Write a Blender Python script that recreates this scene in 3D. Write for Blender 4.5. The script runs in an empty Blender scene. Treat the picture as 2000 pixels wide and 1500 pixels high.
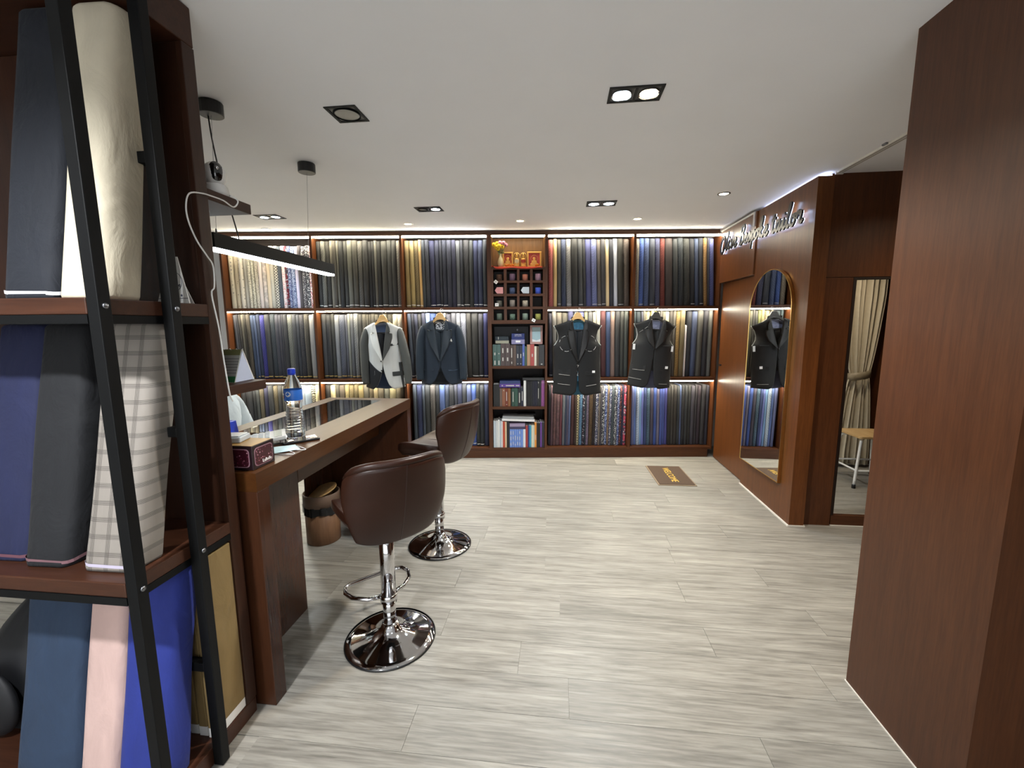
EXPO, LK, STRIPK, CLOTHK, FRONT = 0.7, 0.9, 34, 0.6, 62      # exposure, lamp power, LED strip strength, cloth depth
import bpy, math, random
from mathutils import Matrix, Vector
from math import sin, cos, pi, radians
random.seed(7)
S = bpy.context.scene
COL = S.collection
# ---------------------------------------------------------------- camera, world, exposure
A = 0.1121                      # the room is turned by this angle against the fabric wall
CAM_H = 1.42
cam_d = bpy.data.cameras.new('camera'); cam = bpy.data.objects.new('camera', cam_d); COL.objects.link(cam)
cam_d.sensor_width = 36.0; cam_d.lens = 834.0 / 2000 * 36.0; cam_d.clip_start = 0.02
def cam_matrix(p, r, y):
    R0 = Matrix(((1,0,0),(0,0,-1),(0,1,0)))
    Ry = Matrix(((cos(y),0,-sin(y)),(0,1,0),(sin(y),0,cos(y))))
    Rp = Matrix(((1,0,0),(0,cos(p),-sin(p)),(0,sin(p),cos(p))))
    Rr = Matrix(((cos(r),-sin(r),0),(sin(r),cos(r),0),(0,0,1)))
    R = Rr @ Rp @ Ry @ R0
    M = Matrix((R[0], -R[1], -R[2])).transposed().to_4x4()
    M.translation = (0, 0, CAM_H)
    return M
cam.matrix_world = cam_matrix(0.1363, -0.0059, -0.0014)
S.camera = cam
w = bpy.data.worlds.new('world'); S.world = w; w.use_nodes = True
w.node_tree.nodes['Background'].inputs[0].default_value = (0.9, 0.95, 1.0, 1)
w.node_tree.nodes['Background'].inputs[1].default_value = 0.05
S.view_settings.view_transform = 'Standard'; S.view_settings.look = 'None'
S.view_settings.gamma = 1.0; S.view_settings.use_curve_mapping = False
S.view_settings.exposure = EXPO
S.cycles.use_denoising = True
S.cycles.sample_clamp_indirect = 6.0
S.cycles.max_bounces = 10
CEIL = 2.37
def RW(x, y, z=0.0):            # room frame -> world
    return Vector((x*cos(A) + y*sin(A), -x*sin(A) + y*cos(A), z))
def lamp(name, kind, loc, energy, color, size=0.08, spot=150, blend=0.6, parent=None):
    d = bpy.data.lights.new(name, kind); d.energy = energy; d.color = color
    if kind == 'SPOT':
        d.spot_size = radians(spot); d.spot_blend = blend; d.shadow_soft_size = size
    else:
        d.shadow_soft_size = size
    o = bpy.data.objects.new(name, d); COL.objects.link(o); o.location = loc
    return o
COOL = (0.80, 0.91, 1.0); WARM = (1.0, 0.82, 0.60); NEUT = (0.97, 0.98, 1.0)
# unseen ceiling lamps; those far behind the photographer added for bounce onto the ceiling
for i, (x, y, e) in enumerate(((0.3, 0.36, 14), (-0.4, -1.7, 180), (-2.4, -1.4, 120), (1.7, -1.6, 160))):
    lamp('unseen_lamp', 'SPOT', RW(x, y, CEIL-0.02), e*LK, NEUT if i % 2 else COOL, 0.06, 150 if i == 0 else 96, 0.8)
gl = lamp('rack_spot', 'SPOT', RW(-1.0, -0.05, CEIL-0.03), 150*LK, (0.96, 0.98, 1.0), 0.05, 88, 0.9)
gl.rotation_euler = (RW(-1.45, 1.0, 0.55)-RW(-1.0, -0.05, CEIL-0.03)).to_track_quat('-Z', 'Y').to_euler()
# bright shop front behind the photographer
sf = bpy.data.lights.new('shop_front', 'AREA'); sf.shape = 'RECTANGLE'; sf.size = 4.6; sf.size_y = 1.9; sf.energy = FRONT; sf.color = (0.93, 0.97, 1.0)
so = bpy.data.objects.new('shop_front', sf); COL.objects.link(so); so.location = RW(-0.3, -2.56, 1.25); so.rotation_euler = (pi/2, 0, -A+pi)
# ---------------------------------------------------------------- colour and materials
def lin(h, k=1.0):
    h = h.lstrip('#'); o = []
    for i in (0, 2, 4):
        c = int(h[i:i+2], 16)/255
        o.append((c/12.92 if c <= 0.04045 else ((c+0.055)/1.055)**2.4)*k)
    return (o[0], o[1], o[2], 1)
class NT:
    def __init__(s, name):
        s.m = bpy.data.materials.new(name); s.m.use_nodes = True; s.t = s.m.node_tree
        s.b = s.t.nodes['Principled BSDF']
    def n(s, typ, **kw):
        nd = s.t.nodes.new(typ)
        for k, v in kw.items():
            if k.startswith('i_'):
                key = k[2:]; key = int(key) if key.isdigit() else key.replace('_', ' ')
                nd.inputs[key].default_value = v
            else: setattr(nd, k, v)
        return nd
    def l(s, a, b): s.t.links.new(a, b)
    def coord(s, scale=(1,1,1), rot=(0,0,0), rnd=True):
        tc = s.n('ShaderNodeTexCoord'); mp = s.n('ShaderNodeMapping')
        mp.inputs['Scale'].default_value = scale; mp.inputs['Rotation'].default_value = rot
        s.l(tc.outputs['Object'], mp.inputs['Vector'])
        if rnd:
            oi = s.n('ShaderNodeObjectInfo'); mu = s.n('ShaderNodeMath', operation='MULTIPLY'); mu.inputs[1].default_value = 57.0
            s.l(oi.outputs['Random'], mu.inputs[0]); s.l(mu.outputs[0], mp.inputs['Location'])
        return mp.outputs[0]
    def ramp(s, fac, stops, interp='LINEAR'):
        r = s.n('ShaderNodeValToRGB'); cr = r.color_ramp; cr.interpolation = interp
        while len(cr.elements) < len(stops): cr.elements.new(0.5)
        for e, (p, c) in zip(cr.elements, stops): e.position = p; e.color = c
        s.l(fac, r.inputs[0]); return r.outputs[0]
    def mix(s, fac, a, b, blend='MIX'):
        m = s.n('ShaderNodeMix', data_type='RGBA', blend_type=blend)
        for sock, v in ((m.inputs[0], fac), (m.inputs[6], a), (m.inputs[7], b)):
            if hasattr(v, 'links'): s.l(v, sock)
            else: sock.default_value = v
        return m.outputs[2]
    def bump(s, h, strength=0.3, dist=0.004):
        b = s.n('ShaderNodeBump'); b.inputs['Strength'].default_value = strength; b.inputs['Distance'].default_value = dist
        s.l(h, b.inputs['Height']); s.l(b.outputs[0], s.b.inputs['Normal'])
    def set(s, **kw):
        for k, v in kw.items():
            sock = s.b.inputs[k.replace('_', ' ')]
            if hasattr(v, 'links'): s.l(v, sock)
            else: sock.default_value = v
        return s.m
_mc = {}
def plain(name, hexc, rough=0.5, metal=0.0, coat=0.0, k=1.0, **kw):
    key = (name, hexc, rough, metal)
    if key in _mc: return _mc[key]
    t = NT(name); nz = t.n('ShaderNodeTexNoise'); nz.inputs['Scale'].default_value = 35
    t.l(t.coord(), nz.inputs['Vector'])
    c = lin(hexc, k); c2 = tuple(v*0.88 for v in c[:3])+(1,)
    t.set(Base_Color=t.mix(nz.outputs[0], c, c2), Roughness=rough, Metallic=metal, Coat_Weight=coat, **kw)
    _mc[key] = t.m; return t.m
def emit(name, col, strength):
    t = NT(name); t.set(Base_Color=(0.8,0.8,0.8,1), Emission_Color=col+(1,) if len(col) == 3 else col, Emission_Strength=strength); return t.m
def wood(name, c1, c2, axis='z', rough=0.3, coat=0.3, scale=1.0):
    t = NT(name)
    sc = {'z': (16,16,0.9), 'y': (16,0.9,16), 'x': (0.9,16,16)}[axis]
    v = t.coord(tuple(q*scale for q in sc))
    n1 = t.n('ShaderNodeTexNoise'); n1.inputs['Scale'].default_value = 2.2; n1.inputs['Detail'].default_value = 6; n1.inputs['Roughness'].default_value = 0.62; n1.inputs['Distortion'].default_value = 0.35
    t.l(v, n1.inputs['Vector'])
    n2 = t.n('ShaderNodeTexNoise'); n2.inputs['Scale'].default_value = 14; n2.inputs['Detail'].default_value = 3
    t.l(v, n2.inputs['Vector'])
    c = t.ramp(n1.outputs[0], ((0.3, lin(c1)), (0.7, lin(c2))))
    c = t.mix(0.25, c, t.ramp(n2.outputs[0], ((0.35, lin(c1, 0.7)), (0.65, lin(c2, 1.1)))))
    t.bump(n2.outputs[0], 0.06, 0.002)
    return t.set(Base_Color=c, Roughness=rough, Coat_Weight=coat, Coat_Roughness=0.22, Specular_IOR_Level=0.28)
M = {}
M['wood'] = wood('dark_wood', '422413', '57321a', 'z', 0.36, 0.03)
M['rack_wood'] = wood('rack_wood', '2b1810', '3b2317', 'z', 0.4, 0.1)
M['rack_wood_x'] = wood('rack_wood_along', '341d13', '46291b', 'x', 0.4, 0.1)
M['wood_x'] = wood('dark_wood_along', '3e2213', '523019', 'x', 0.42, 0.02)
M['wood_y'] = wood('dark_wood_deep', '301b12', '412619', 'y', 0.5, 0.0)
M['desk_wood'] = wood('desk_wood', '3c210d', '4b2c13', 'y', 0.3, 0.08)
M['desk_wood_z'] = wood('desk_wood_upright', '361e12', '432718', 'z', 0.26, 0.08)
M['panel_wood'] = wood('pier_wood', '402312', '512f1a', 'z', 0.36, 0.03)
M['door_wood'] = wood('wall_wood', '4f2c14', '683c1c', 'z', 0.36, 0.04)
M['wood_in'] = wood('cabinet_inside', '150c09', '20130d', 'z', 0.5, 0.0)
M['lit_wood'] = wood('lit_niche_wood', '75502c', '8f663c', 'z', 0.45, 0.1)  # cabinet wood lightened, the strip's glow put into its colour
M['bamboo'] = wood('pale_wood', 'b8935f', 'd0b182', 'y', 0.4, 0.1)
M['hanger_wood'] = wood('hanger_wood', 'c79a5c', 'd8b27a', 'x', 0.4, 0.2)
def floor_mat():
    t = NT('vinyl_plank')
    v = t.coord((0.9, 13, 1))
    n1 = t.n('ShaderNodeTexNoise'); n1.inputs['Scale'].default_value = 2.4; n1.inputs['Detail'].default_value = 7; n1.inputs['Roughness'].default_value = 0.65; n1.inputs['Distortion'].default_value = 0.5
    t.l(v, n1.inputs['Vector'])
    n2 = t.n('ShaderNodeTexNoise'); n2.inputs['Scale'].default_value = 9; n2.inputs['Detail'].default_value = 5; n2.inputs['Distortion'].default_value = 0.3
    t.l(v, n2.inputs['Vector'])
    c = t.ramp(n1.outputs[0], ((0.33, lin('6a665f')), (0.5, lin('87837b')), (0.68, lin('a39f96'))))
    c = t.mix(0.3, c, t.ramp(n2.outputs[0], ((0.36, lin('5b5852')), (0.6, lin('a09c93')))))
    oi = t.n('ShaderNodeObjectInfo'); mr = t.n('ShaderNodeMapRange'); mr.inputs[3].default_value = 0.9; mr.inputs[4].default_value = 1.06
    t.l(oi.outputs['Random'], mr.inputs[0])
    c = t.mix(1.0, c, mr.outputs[0], 'MULTIPLY')
    t.bump(n2.outputs[0], 0.12, 0.002)
    return t.set(Base_Color=c, Roughness=t.ramp(n2.outputs[0], ((0.3, (0.36,)*3+(1,)), (0.7, (0.5,)*3+(1,)))))
M['floor'] = floor_mat()
def plaster(name, h, rough=0.75):
    t = NT(name); nz = t.n('ShaderNodeTexNoise'); nz.inputs['Scale'].default_value = 3; nz.inputs['Detail'].default_value = 4
    t.l(t.coord(rnd=False), nz.inputs['Vector'])
    t.bump(nz.outputs[0], 0.05, 0.01)
    return t.set(Base_Color=t.mix(nz.outputs[0], lin(h), lin(h, 0.94)), Roughness=rough)
M['ceiling'] = plaster('ceiling_paint', 'eeeef0')
M['wallpaint'] = plaster('wall_paint', 'e4e4e4')
M['black_metal'] = plain('black_metal', '08090a', 0.55, 0.0, Specular_IOR_Level=0.2)
M['black'] = plain('black_plastic', '101113', 0.35)
M['chrome'] = plain('chrome', 'd6d6d8', 0.06, 1.0)
M['steel'] = plain('steel', '8f9196', 0.3, 1.0)
M['white'] = plain('white_plastic', 'e6e6e4', 0.4)
M['paper'] = plain('white_paper', 'ecebe8', 0.7)
M['trim_white'] = plain('white_trim', 'd9d4cc', 0.5)
M['gold'] = plain('gold', 'd9b26c', 0.28, 1.0)
M['gold_paint'] = plain('gold_paint', 'd8a552', 0.4, 0.2)
M['mirror'] = plain('mirror_glass', 'f2f4f4', 0.015, 1.0)
M['blue_plastic'] = plain('blue_plastic', '1d3fc4', 0.3)
M['mat_brown'] = plain('mat_pile', '4e3c2e', 0.95)
M['mat_edge'] = plain('mat_edge', '83705c', 0.8)
M['strip_w'] = emit('led_warm', (1.0, 0.92, 0.73), 1.0)
M['strip_n'] = emit('led_neutral', (1.0, 0.97, 0.90), 1.0)
M['strip_d'] = emit('led_niche', (1.0, 0.90, 0.66), 1.0)
M['strip_y'] = emit('led_yellow', (1.0, 0.90, 0.66), 1.0)
M['cool_on'] = emit('lamp_cool', (0.80, 0.94, 1.0), 14.0)
M['warm_on'] = emit('lamp_warm', (1.0, 0.80, 0.50), 14.0)
M['tube_on'] = emit('tube_cool', (0.86, 0.96, 1.0), 9.0)
M['halo'] = emit('sign_halo', (0.60, 0.72, 1.0), 7.0)
M['cove'] = emit('cove_led', (0.60, 0.70, 1.0), 3.5)
def glass(name, ior=1.45, col=(1,1,1,1), rough=0.0):
    t = NT(name); return t.set(Base_Color=col, Transmission_Weight=1.0, IOR=ior, Roughness=rough)
M['glass'] = glass('desk_glass', 1.5, (0.93, 0.97, 0.96, 1))
M['water'] = glass('bottle_water', 1.12, (0.97, 0.99, 1, 1))
M['clear'] = glass('clear_plastic', 1.2, (0.75, 0.85, 1.0, 1), 0.05)
def leather():
    t = NT('brown_leather'); v = t.coord()
    n = t.n('ShaderNodeTexNoise'); n.inputs['Scale'].default_value = 4; t.l(v, n.inputs['Vector'])
    vo = t.n('ShaderNodeTexVoronoi'); vo.inputs['Scale'].default_value = 260; t.l(v, vo.inputs['Vector'])
    t.bump(vo.outputs[0], 0.12, 0.001)
    return t.set(Base_Color=t.ramp(n.outputs[0], ((0.3, lin('25130c')), (0.7, lin('2f1910')))), Roughness=0.34, Specular_IOR_Level=0.3)
M['leather'] = leather()
M['leather_seam'] = plain('leather_seam', '27120d', 0.5)
# cloth: the colour of each piece comes from the object, one material for each weave, print or creasing
def cloth(pat):
    key = 'cloth_'+pat
    if key in M: return M[key]
    t = NT(key); oi = t.n('ShaderNodeObjectInfo'); base = oi.outputs['Color']
    v = t.coord()
    fine = t.n('ShaderNodeTexNoise'); fine.inputs['Scale'].default_value = 9; fine.inputs['Detail'].default_value = 3
    vs = t.coord((3, 3, 0.8)); t.l(vs, fine.inputs['Vector'])
    dark = t.mix(1.0, base, (0.8, 0.8, 0.8, 1), 'MULTIPLY')
    c = t.mix(fine.outputs[0], base, dark)
    bumpsrc, bs, bd = fine.outputs[0], 0.35, 0.006
    def spots(scale, lo, hi, col, feat='F1', sx=(1,1,1), rnd=1.0):
        vo = t.n('ShaderNodeTexVoronoi', feature=feat); vo.inputs['Scale'].default_value = scale; vo.inputs['Randomness'].default_value = rnd
        t.l(t.coord(sx), vo.inputs['Vector'])
        f = t.ramp(vo.outputs['Distance'], ((lo, (1,1,1,1)), (hi, (0,0,0,1))))
        return f, vo
    def blobs(scale, lo, hi, sx=(1,1,1)):
        n = t.n('ShaderNodeTexNoise'); n.inputs['Scale'].default_value = scale; n.inputs['Detail'].default_value = 1.5
        t.l(t.coord(sx), n.inputs['Vector'])
        return t.ramp(n.outputs[0], ((lo, (0,0,0,1)), (hi, (1,1,1,1))))
    if pat == 'wrinkle_shade':  # shade of wrinkles put into the colour as darker diagonal bands
        wv = t.n('ShaderNodeTexWave', wave_type='BANDS', bands_direction='DIAGONAL'); wv.inputs['Scale'].default_value = 26; wv.inputs['Distortion'].default_value = 3.5; wv.inputs['Detail'].default_value = 1
        t.l(t.coord((1, 1, -0.9)), wv.inputs['Vector'])
        f = t.n('ShaderNodeMath', operation='MULTIPLY'); t.l(wv.outputs['Fac'], f.inputs[0]); f.inputs[1].default_value = 0.45
        c = t.mix(f.outputs[0], c, t.mix(1.0, base, (0.35, 0.35, 0.37, 1), 'MULTIPLY')); bumpsrc, bs, bd = wv.outputs['Fac'], 0.25, 0.004
    elif pat in ('dot', 'dotd'):
        f, _ = spots(26 if pat == 'dot' else 44, 0.16, 0.24, None, rnd=0.15 if pat == 'dot' else 0.5); c = t.mix(f, c, lin('57585c'))
    elif pat == 'print':
        c = t.mix(blobs(130, 0.54, 0.6), c, t.mix(1.0, base, (0.34, 0.33, 0.32, 1), 'MULTIPLY'))
    elif pat == 'bprint':
        c = t.mix(blobs(150, 0.54, 0.6), c, lin('c9d2e6')); c = t.mix(blobs(110, 0.57, 0.62), c, lin('22305f'))
    elif pat == 'wprint':
        c = t.mix(blobs(140, 0.57, 0.62), c, lin('d6d4d0'))
    elif pat == 'wfloral':
        c = t.mix(blobs(85, 0.52, 0.57), lin('24262e'), lin('c4c4c0')); c = t.mix(blobs(110, 0.56, 0.6), c, base)
    elif pat == 'floral':
        c = t.mix(blobs(32, 0.53, 0.57), c, lin('262a38')); c = t.mix(blobs(60, 0.6, 0.64), c, lin('b8bcc4'))
    elif pat == 'rfloral':
        c = t.mix(blobs(110, 0.5, 0.55), lin('e2d8d2'), lin('a03c40')); c = t.mix(blobs(90, 0.58, 0.62), c, lin('3a3c48'))
    elif pat == 'reddot':
        f, _ = spots(62, 0.25, 0.36, None); c = t.mix(f, c, lin('b0585a'))
    elif pat == 'damask':
        c = t.mix(blobs(34, 0.47, 0.6), c, t.mix(1.0, base, (1.35, 1.3, 1.3, 1), 'MULTIPLY'))
    elif pat in ('check', 'gcheck'):
        ch = t.n('ShaderNodeTexChecker'); ch.inputs['Scale'].default_value = 120 if pat == 'check' else 70
        t.l(t.coord((1, 1, 1), (0, 0.0 if pat == 'gcheck' else 0.78, 0)), ch.inputs['Vector'])
        c = t.mix(ch.outputs['Fac'], c, t.mix(1.0, base, (0.55,)*3+(1,) if pat == 'check' else (0.16, 0.16, 0.17, 1), 'MULTIPLY'))
    elif pat == 'zebra':
        wv = t.n('ShaderNodeTexWave', bands_direction='Z'); wv.inputs['Scale'].default_value = 14; wv.inputs['Distortion'].default_value = 9
        t.l(v, wv.inputs['Vector']); c = t.mix(t.ramp(wv.outputs['Fac'], ((0.4, (0,0,0,1)), (0.5, (1,1,1,1)))), c, lin('3c3a32'))
    elif pat == 'plaid':
        c0 = c
        def band(axis, period, wdt):
            sp = t.n('ShaderNodeSeparateXYZ'); tc = t.n('ShaderNodeTexCoord'); t.l(tc.outputs['Object'], sp.inputs[0])
            m = t.n('ShaderNodeMath', operation='PINGPONG'); m.inputs[1].default_value = period
            t.l(sp.outputs[axis], m.inputs[0])
            lt = t.n('ShaderNodeMath', operation='LESS_THAN'); lt.inputs[1].default_value = wdt; t.l(m.outputs[0], lt.inputs[0])
            fn = t.n('ShaderNodeMath', operation='PINGPONG'); fn.inputs[1].default_value = 0.0013; t.l(sp.outputs[axis], fn.inputs[0])
            fl = t.n('ShaderNodeMath', operation='LESS_THAN'); fl.inputs[1].default_value = 0.00055; t.l(fn.outputs[0], fl.inputs[0])
            mu = t.n('ShaderNodeMath', operation='MULTIPLY'); t.l(lt.outputs[0], mu.inputs[0]); t.l(fl.outputs[0], mu.inputs[1])
            return mu.outputs[0], lt.outputs[0]
        hx, bx_ = band(0, 0.0235, 0.0072); hz, bz_ = band(2, 0.0225, 0.0065)
        s = t.n('ShaderNodeMath', operation='MAXIMUM'); t.l(hx, s.inputs[0]); t.l(hz, s.inputs[1])
        c = t.mix(s.outputs[0], c0, t.mix(1.0, base, (0.22, 0.21, 0.21, 1), 'MULTIPLY'))
    elif pat == 'satin':
        n = t.n('ShaderNodeTexNoise'); n.inputs['Scale'].default_value = 9; t.l(v, n.inputs['Vector']); bumpsrc, bs, bd = n.outputs[0], 0.2, 0.006
    elif pat == 'jacket':
        n = t.n('ShaderNodeTexNoise'); n.inputs['Scale'].default_value = 7; n.inputs['Detail'].default_value = 4; t.l(v, n.inputs['Vector']); bumpsrc, bs, bd = n.outputs[0], 0.4, 0.012
    elif pat == 'crease':
        n = t.n('ShaderNodeTexNoise'); n.inputs['Scale'].default_value = 5; n.inputs['Detail'].default_value = 6; n.inputs['Distortion'].default_value = 0.6
        t.l(t.coord((2.2, 2.2, 1.2), (0.3, 0.5, 0)), n.inputs['Vector']); bumpsrc, bs, bd = n.outputs[0], 0.6, 0.02
        c = t.mix(t.ramp(n.outputs[0], ((0.35, (1,1,1,1)), (0.6, (0,0,0,1)))), c, dark)  # hollows of the creases darkened, their shade painted into the cloth
    t.bump(bumpsrc, bs, bd)
    t.set(Base_Color=c, Roughness=0.42 if pat == 'satin' else 0.82, Sheen_Weight=0.03)
    M[key] = t.m; return t.m
# ---------------------------------------------------------------- mesh helpers
class MB:
    def __init__(s): s.v = []; s.f = []; s.mi = []; s.cur = 0
    def add(s, vs, fs):
        o = len(s.v); s.v += [tuple(p) for p in vs]
        for f in fs: s.f.append(tuple(i+o for i in f)); s.mi.append(s.cur)
        return s
    def box(s, x0, x1, y0, y1, z0, z1, rot=None, piv=None):
        vs = [Vector((x, y, z)) for z in (z0, z1) for y in (y0, y1) for x in (x0, x1)]
        if rot is not None:
            p = Vector(piv) if piv else Vector(((x0+x1)/2, (y0+y1)/2, (z0+z1)/2))
            vs = [p + rot @ (q-p) for q in vs]
        return s.add(vs, [(0,2,3,1), (4,5,7,6), (0,1,5,4), (2,6,7,3), (0,4,6,2), (1,3,7,5)])
    def grid(s, fn, nu, nv, closed=False):
        vs = [fn(i/nu if not closed else i/nu, j/nv) for j in range(nv+1) for i in range(nu+(0 if closed else 1))]
        n = nu + (0 if closed else 1); fs = []
        for j in range(nv):
            for i in range(nu):
                a = j*n+i; b = j*n+(i+1) % n
                fs.append((a, b, b+n, a+n))
        return s.add(vs, fs)
    def lathe(s, prof, n=20, c=(0,0,0), cap=True):
        vs = []; fs = []
        for r, z in prof:
            for i in range(n):
                a = 2*pi*i/n; vs.append((c[0]+r*cos(a), c[1]+r*sin(a), c[2]+z))
        for j in range(len(prof)-1):
            for i in range(n):
                fs.append((j*n+i, j*n+(i+1) % n, (j+1)*n+(i+1) % n, (j+1)*n+i))
        if cap:
            fs.append(tuple(reversed(range(n)))); fs.append(tuple(range((len(prof)-1)*n, len(prof)*n)))
        return s.add(vs, fs)
    def tube(s, pts, r, n=8, closed=False):
        pts = [Vector(p) for p in pts]; m = len(pts); rings = []
        up = None
        for i, p in enumerate(pts):
            a = pts[(i-1) % m] if (i > 0 or closed) else p; b = pts[(i+1) % m] if (i < m-1 or closed) else p
            d = (b-a).normalized()
            if up is None:
                up = Vector((0,0,1)) if abs(d.z) < 0.9 else Vector((1,0,0))
            x = d.cross(up)
            if x.length < 1e-5: x = d.cross(Vector((0.3,1,0.2)))
            x.normalize(); y = d.cross(x).normalized(); up = x.cross(d)
            rr = r[i] if isinstance(r, (list, tuple)) else r
            rings.append([p + x*(rr*cos(2*pi*k/n)) + y*(rr*sin(2*pi*k/n)) for k in range(n)])
        vs = [q for ring in rings for q in ring]; fs = []
        for j in range(m if closed else m-1):
            for k in range(n):
                a, b = j*n, ((j+1) % m)*n
                fs.append((a+k, a+(k+1) % n, b+(k+1) % n, b+k))
        if not closed:
            fs.append(tuple(reversed(range(n)))); fs.append(tuple(range((m-1)*n, m*n)))
        return s.add(vs, fs)
    def prism(s, poly, fn0, fn1):          # polygon in 2-D, two maps to 3-D give the two faces
        n = len(poly)
        vs = [fn0(*p) for p in poly] + [fn1(*p) for p in poly]
        fs = [tuple(range(n)), tuple(reversed(range(n, 2*n)))] + [(i, i+n, (i+1) % n+n, (i+1) % n) for i in range(n)]
        return s.add(vs, fs)
    def ball(s, c, r, nu=12, nv=8, sc=(1,1,1)):
        prof = []
        vs = [(c[0], c[1], c[2]-r*sc[2])]; fs = []
        for j in range(1, nv):
            t = -pi/2 + pi*j/nv
            for i in range(nu):
                a = 2*pi*i/nu; vs.append((c[0]+r*cos(t)*cos(a)*sc[0], c[1]+r*cos(t)*sin(a)*sc[1], c[2]+r*sin(t)*sc[2]))
        vs.append((c[0], c[1], c[2]+r*sc[2])); L = len(vs)-1
        for i in range(nu):
            fs.append((0, 1+(i+1) % nu, 1+i)); fs.append((L, L-nu+i, L-nu+(i+1) % nu))
            for j in range(nv-2):
                a = 1+j*nu; fs.append((a+i, a+(i+1) % nu, a+nu+(i+1) % nu, a+nu+i))
        return s.add(vs, fs)
    def mesh(s, name, shift=(0,0,0), smooth=False):
        sx, sy, sz = shift
        me = bpy.data.meshes.new(name)
        me.from_pydata([(x-sx, y-sy, z-sz) for x, y, z in s.v], [], s.f); me.update()
        if any(s.mi): me.polygons.foreach_set('material_index', s.mi)
        if smooth: me.polygons.foreach_set('use_smooth', [True]*len(me.polygons))
        return me
def finish(o, mats, smooth, bevel, sub, fix=True):
    for m in (mats if isinstance(mats, (list, tuple)) else [mats]): o.data.materials.append(m)
    if fix:
        import bmesh
        bm = bmesh.new(); bm.from_mesh(o.data); bmesh.ops.recalc_face_normals(bm, faces=bm.faces); bm.to_mesh(o.data); bm.free()
    if bevel:
        b = o.modifiers.new('bevel', 'BEVEL'); b.width = bevel; b.segments = 2; b.limit_method = 'ANGLE'
    if sub:
        b = o.modifiers.new('sub', 'SUBSURF'); b.levels = sub; b.render_levels = sub
    if smooth and smooth is not True:
        pass
    return o
def tags(o, label=None, cat=None, group=None, kind=None):
    if label: o['label'] = label
    if cat: o['category'] = cat
    if group: o['group'] = group
    if kind: o['kind'] = kind
    return o
class Thing:
    """a thing whose parts are given in room ('R') or wall ('W') or own ('L') coordinates"""
    def __init__(s, name, label, cat, base, frame='R', rot=None, group=None, kind=None):
        s.o = bpy.data.objects.new(name, None); COL.objects.link(s.o); s.o.empty_display_size = 0.05
        s.frame = frame; s.base = base if frame != 'L' else (0,0,0)
        if frame == 'R': s.o.location = RW(*base); s.o.rotation_euler = (0,0,-A)
        else: s.o.location = base; s.o.rotation_euler = rot or (0,0,0)
        tags(s.o, label, cat, group, kind)
    def part(s, name, mb, mat, parent=None, smooth=False, bevel=0, sub=0, label=None, color=None, kind=None, solid=0):
        me = mb.mesh(name, s.base, smooth); o = bpy.data.objects.new(name, me); COL.objects.link(o)
        if solid:
            md = o.modifiers.new('solid', 'SOLIDIFY'); md.thickness = solid; md.offset = 0
        finish(o, mat, smooth, bevel, sub); o.parent = parent or s.o
        if label: o['label'] = label
        if kind: o['kind'] = kind
        if color: o.color = color
        return o
    def text(s, name, body, size, mat, M4, parent=None, label=None, extrude=0.0005, align='CENTER'):
        c = bpy.data.curves.new(name, 'FONT'); c.body = body; c.size = size; c.extrude = extrude; c.align_x = align; c.align_y = 'CENTER'; c.resolution_u = 3
        tmp = bpy.data.objects.new(name, c); COL.objects.link(tmp)
        dg = bpy.context.evaluated_depsgraph_get(); dg.update(); me = bpy.data.meshes.new_from_object(tmp.evaluated_get(dg))
        bpy.data.objects.remove(tmp); bpy.data.curves.remove(c)
        o = bpy.data.objects.new(name, me); COL.objects.link(o); me.materials.clear(); me.materials.append(mat)
        o.parent = parent or s.o; o.matrix_local = Matrix.Translation((-s.base[0], -s.base[1], -s.base[2])) @ M4
        if label: o['label'] = label
        return o
def single(name, label, cat, mb, mat, base, frame='R', group=None, kind=None, smooth=False, bevel=0, color=None, sub=0, solid=0):
    me = mb.mesh(name, base, smooth); o = bpy.data.objects.new(name, me); COL.objects.link(o)
    if solid:
        md = o.modifiers.new('solid', 'SOLIDIFY'); md.thickness = solid; md.offset = 0
    finish(o, mat, smooth, bevel, sub)
    if frame == 'R': o.location = RW(*base); o.rotation_euler = (0,0,-A)
    else: o.location = base
    if color: o.color = color
    return tags(o, label, cat, group, kind)
def struct(name, mb, mat, frame='R', bevel=0, base=(0,0,0)):
    return single(name, None, None, mb, mat, base, frame, None, 'structure', False, bevel)
ORD = ['zeroth','first','second','third','fourth','fifth','sixth','seventh','eighth','ninth','tenth','eleventh','twelfth','thirteenth','fourteenth','fifteenth','sixteenth','seventeenth','eighteenth','nineteenth','twentieth']+['twenty-'+x for x in ('first','second','third','fourth','fifth','sixth','seventh','eighth','ninth')]+['thirtieth','thirty-first','thirty-second']
def RX(a): return Matrix.Rotation(a, 4, 'X')
def RY(a): return Matrix.Rotation(a, 4, 'Y')
def RZ(a): return Matrix.Rotation(a, 4, 'Z')
def TR(*p): return Matrix.Translation(p)
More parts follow.
